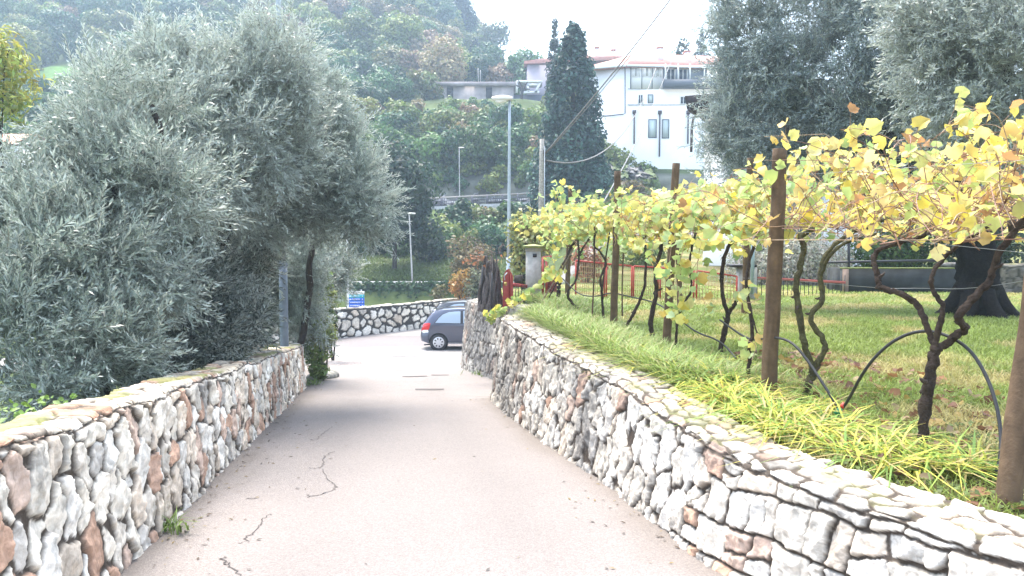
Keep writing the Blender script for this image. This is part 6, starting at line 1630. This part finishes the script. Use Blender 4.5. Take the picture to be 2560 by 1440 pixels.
# daylily border
pos, hh, cc = [], [], []
for i in range(125):
    y = 4.55 + 5.6 * rng.random() ** 1.1; x = wall_in(np.array(y)) + .06 + abs(rng.normal()) * .32 + .05 * rng.random()
    if y < 5.2: x += .18
    m = rng.integers(16, 30)
    pos.append(np.c_[x + rng.normal(size=m) * .04, y + rng.normal(size=m) * .04, np.full(m, float(GZ(x, y)) - .02)])
    hh.append(rng.uniform(.16, .36, m)); b_ = np.array([(.50, .54, .10), (.34, .47, .10), (.66, .60, .12), (.22, .36, .09), (.56, .44, .20), (.70, .62, .22)])[rng.integers(0, 5, m)] * rng.uniform(.75, 1.15, (m, 1)); cc.append(b_)
pos = np.vstack(pos); hh = np.concatenate(hh); cc = np.vstack(cc)
blades(pos, hh, rng.uniform(.011, .019, len(hh)), cc, .6, 1.6, dirb=(-.02, -.1, 0), name="daylily_leaves", label="arching yellow green daylily leaves spilling along the inner edge of the wall", cat="ground cover")
# weeds at wall feet
wp = []
for (px, py, m, s) in ((1222, 938, 260, .16), (1208, 934, 160, .1), (775, 962, 120, .12), (430, 1328, 40, .05)):
    g = px_road(px, py); wp.append(np.c_[g[0] + rng.normal(size=m) * s, g[1] + rng.normal(size=m) * s, np.full(m, RZ(g[1]))])
wp = np.vstack(wp); n = len(wp); blades(wp, rng.uniform(.06, .2, n), rng.uniform(.008, .016, n), np.array([.14, .21, .05]) * rng.uniform(.6, 1.4, (n, 1)), .5, .8, name="weed_grass", label="green weeds sprouting at the foot of the walls")
# grass behind left wall and on the far slope
n = 9000
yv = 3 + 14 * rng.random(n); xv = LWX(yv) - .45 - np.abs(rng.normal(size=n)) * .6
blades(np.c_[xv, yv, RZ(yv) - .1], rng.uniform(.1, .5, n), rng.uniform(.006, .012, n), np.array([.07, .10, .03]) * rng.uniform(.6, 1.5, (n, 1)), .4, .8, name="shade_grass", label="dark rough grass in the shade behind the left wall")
n = 30000
xv = rng.uniform(-13, 1, n); yv = rng.uniform(46.8, 56, n)
blades(np.c_[xv, yv, HZ(xv, yv) - .05], rng.uniform(.12, .35, n), rng.uniform(.03, .06, n), np.array([.12, .17, .045]) * rng.uniform(.6, 1.4, (n, 1)), .5, .7, name="slope_grass", label="mown green grass slope above the small upper lane")
# fallen vine leaves
n = 1000
yv = 3.4 + 6 * rng.random(n) ** 1.5; xv = wall_in(yv) + .15 + rng.random(n) * 2.6
V, F, C = leaves(np.c_[xv, yv, GZ(xv, yv) + rng.uniform(.01, .06, n)], norm(rng.normal(size=(n, 3)) * .4 + np.array([0, 0, 1.])), rng.uniform(.05, .13, n), np.array([(.20, .09, .055), (.30, .15, .07), (.14, .07, .05), (.42, .30, .10), (.25, .12, .08), (.34, .24, .14)]))
o = mk("fallen_leaves", V, F, M_LEAF, col=C); tag(o, "brown fallen vine leaves scattered under the near vines", "leaves", kind="stuff")
n = 2600
yv = 3.0 + 2.8 * rng.random(n); xv = wall_in(yv) + .05 + rng.random(n) * 2.0
V, F = inst(np.array([[0, -.5, 0], [.42, 0, .1], [0, .5, 0], [-.42, 0, .1]]), [np.array([[0, 1, 2, 3]])], np.c_[xv, yv, GZ(xv, yv) + rng.uniform(.01, .06, n)], frames(norm(rng.normal(size=(n, 3)) * .5 + np.array([0, -.2, 1.]))), rng.uniform(.02, .05, n))
o = mk("ground_weeds", V, F, M_LEAF, col=np.repeat(np.array([.13, .17, .05]) * rng.uniform(.6, 1.5, (n, 1)), 4, 0)); tag(o, "small leaved weeds covering the soil by the right corner", "weeds", kind="stuff")
# bright green ivy leaves behind the near left wall
n = 130; a_ = P(60, 1062, 4.6)
yv = rng.uniform(3.6, 5.4, n); xv = LWX(yv) - .42 - np.abs(rng.normal(size=n)) * .10
V, F = inst(np.array([[0, -.5, 0], [.45, -.1, .1], [.3, .3, .05], [0, .55, 0], [-.3, .3, .05], [-.45, -.1, .1]]), [np.array([[0, 1, 2, 3], [0, 3, 4, 5]])], np.c_[xv, yv, RZ(yv) + .98 + rng.normal(size=n) * .04], frames(norm(rng.normal(size=(n, 3)) * .6 + np.array([.2, -.4, .8]))), rng.uniform(.02, .05, n))
o = mk("creeper_leaves", V, F, M_LEAF, col=np.repeat(np.array([.16, .26, .05]) * rng.uniform(.6, 1.3, (n, 1)), 6, 0)); tag(o, "bright green creeper leaves peeping over the near left wall", "creeper", kind="stuff")
# ------------------------------------------------------------------ haze
HAZE_DENSITY, HAZE_COL, HAZE_ON = 0.0011, (0.62, 0.80, 1.0), True
if HAZE_ON:
    hb = MB().box((-720, -70, -8), (720, 930, 165)).build("haze", None, origin=(0, 0, 0)); hb['kind'] = 'stuff'; tag(hb, "pale bluish haze thinning the far wooded hill", "haze", kind="stuff")
    m = bpy.data.materials.new("haze_air"); m.use_nodes = True; t = m.node_tree
    t.nodes.remove(t.nodes["Principled BSDF"])
    v = t.nodes.new("ShaderNodeVolumePrincipled"); v.inputs["Density"].default_value = HAZE_DENSITY; v.inputs["Color"].default_value = (*HAZE_COL, 1); v.inputs["Anisotropy"].default_value = 0.3
    t.links.new(v.outputs[0], t.nodes["Material Output"].inputs["Volume"])
    hb.data.materials.append(m)
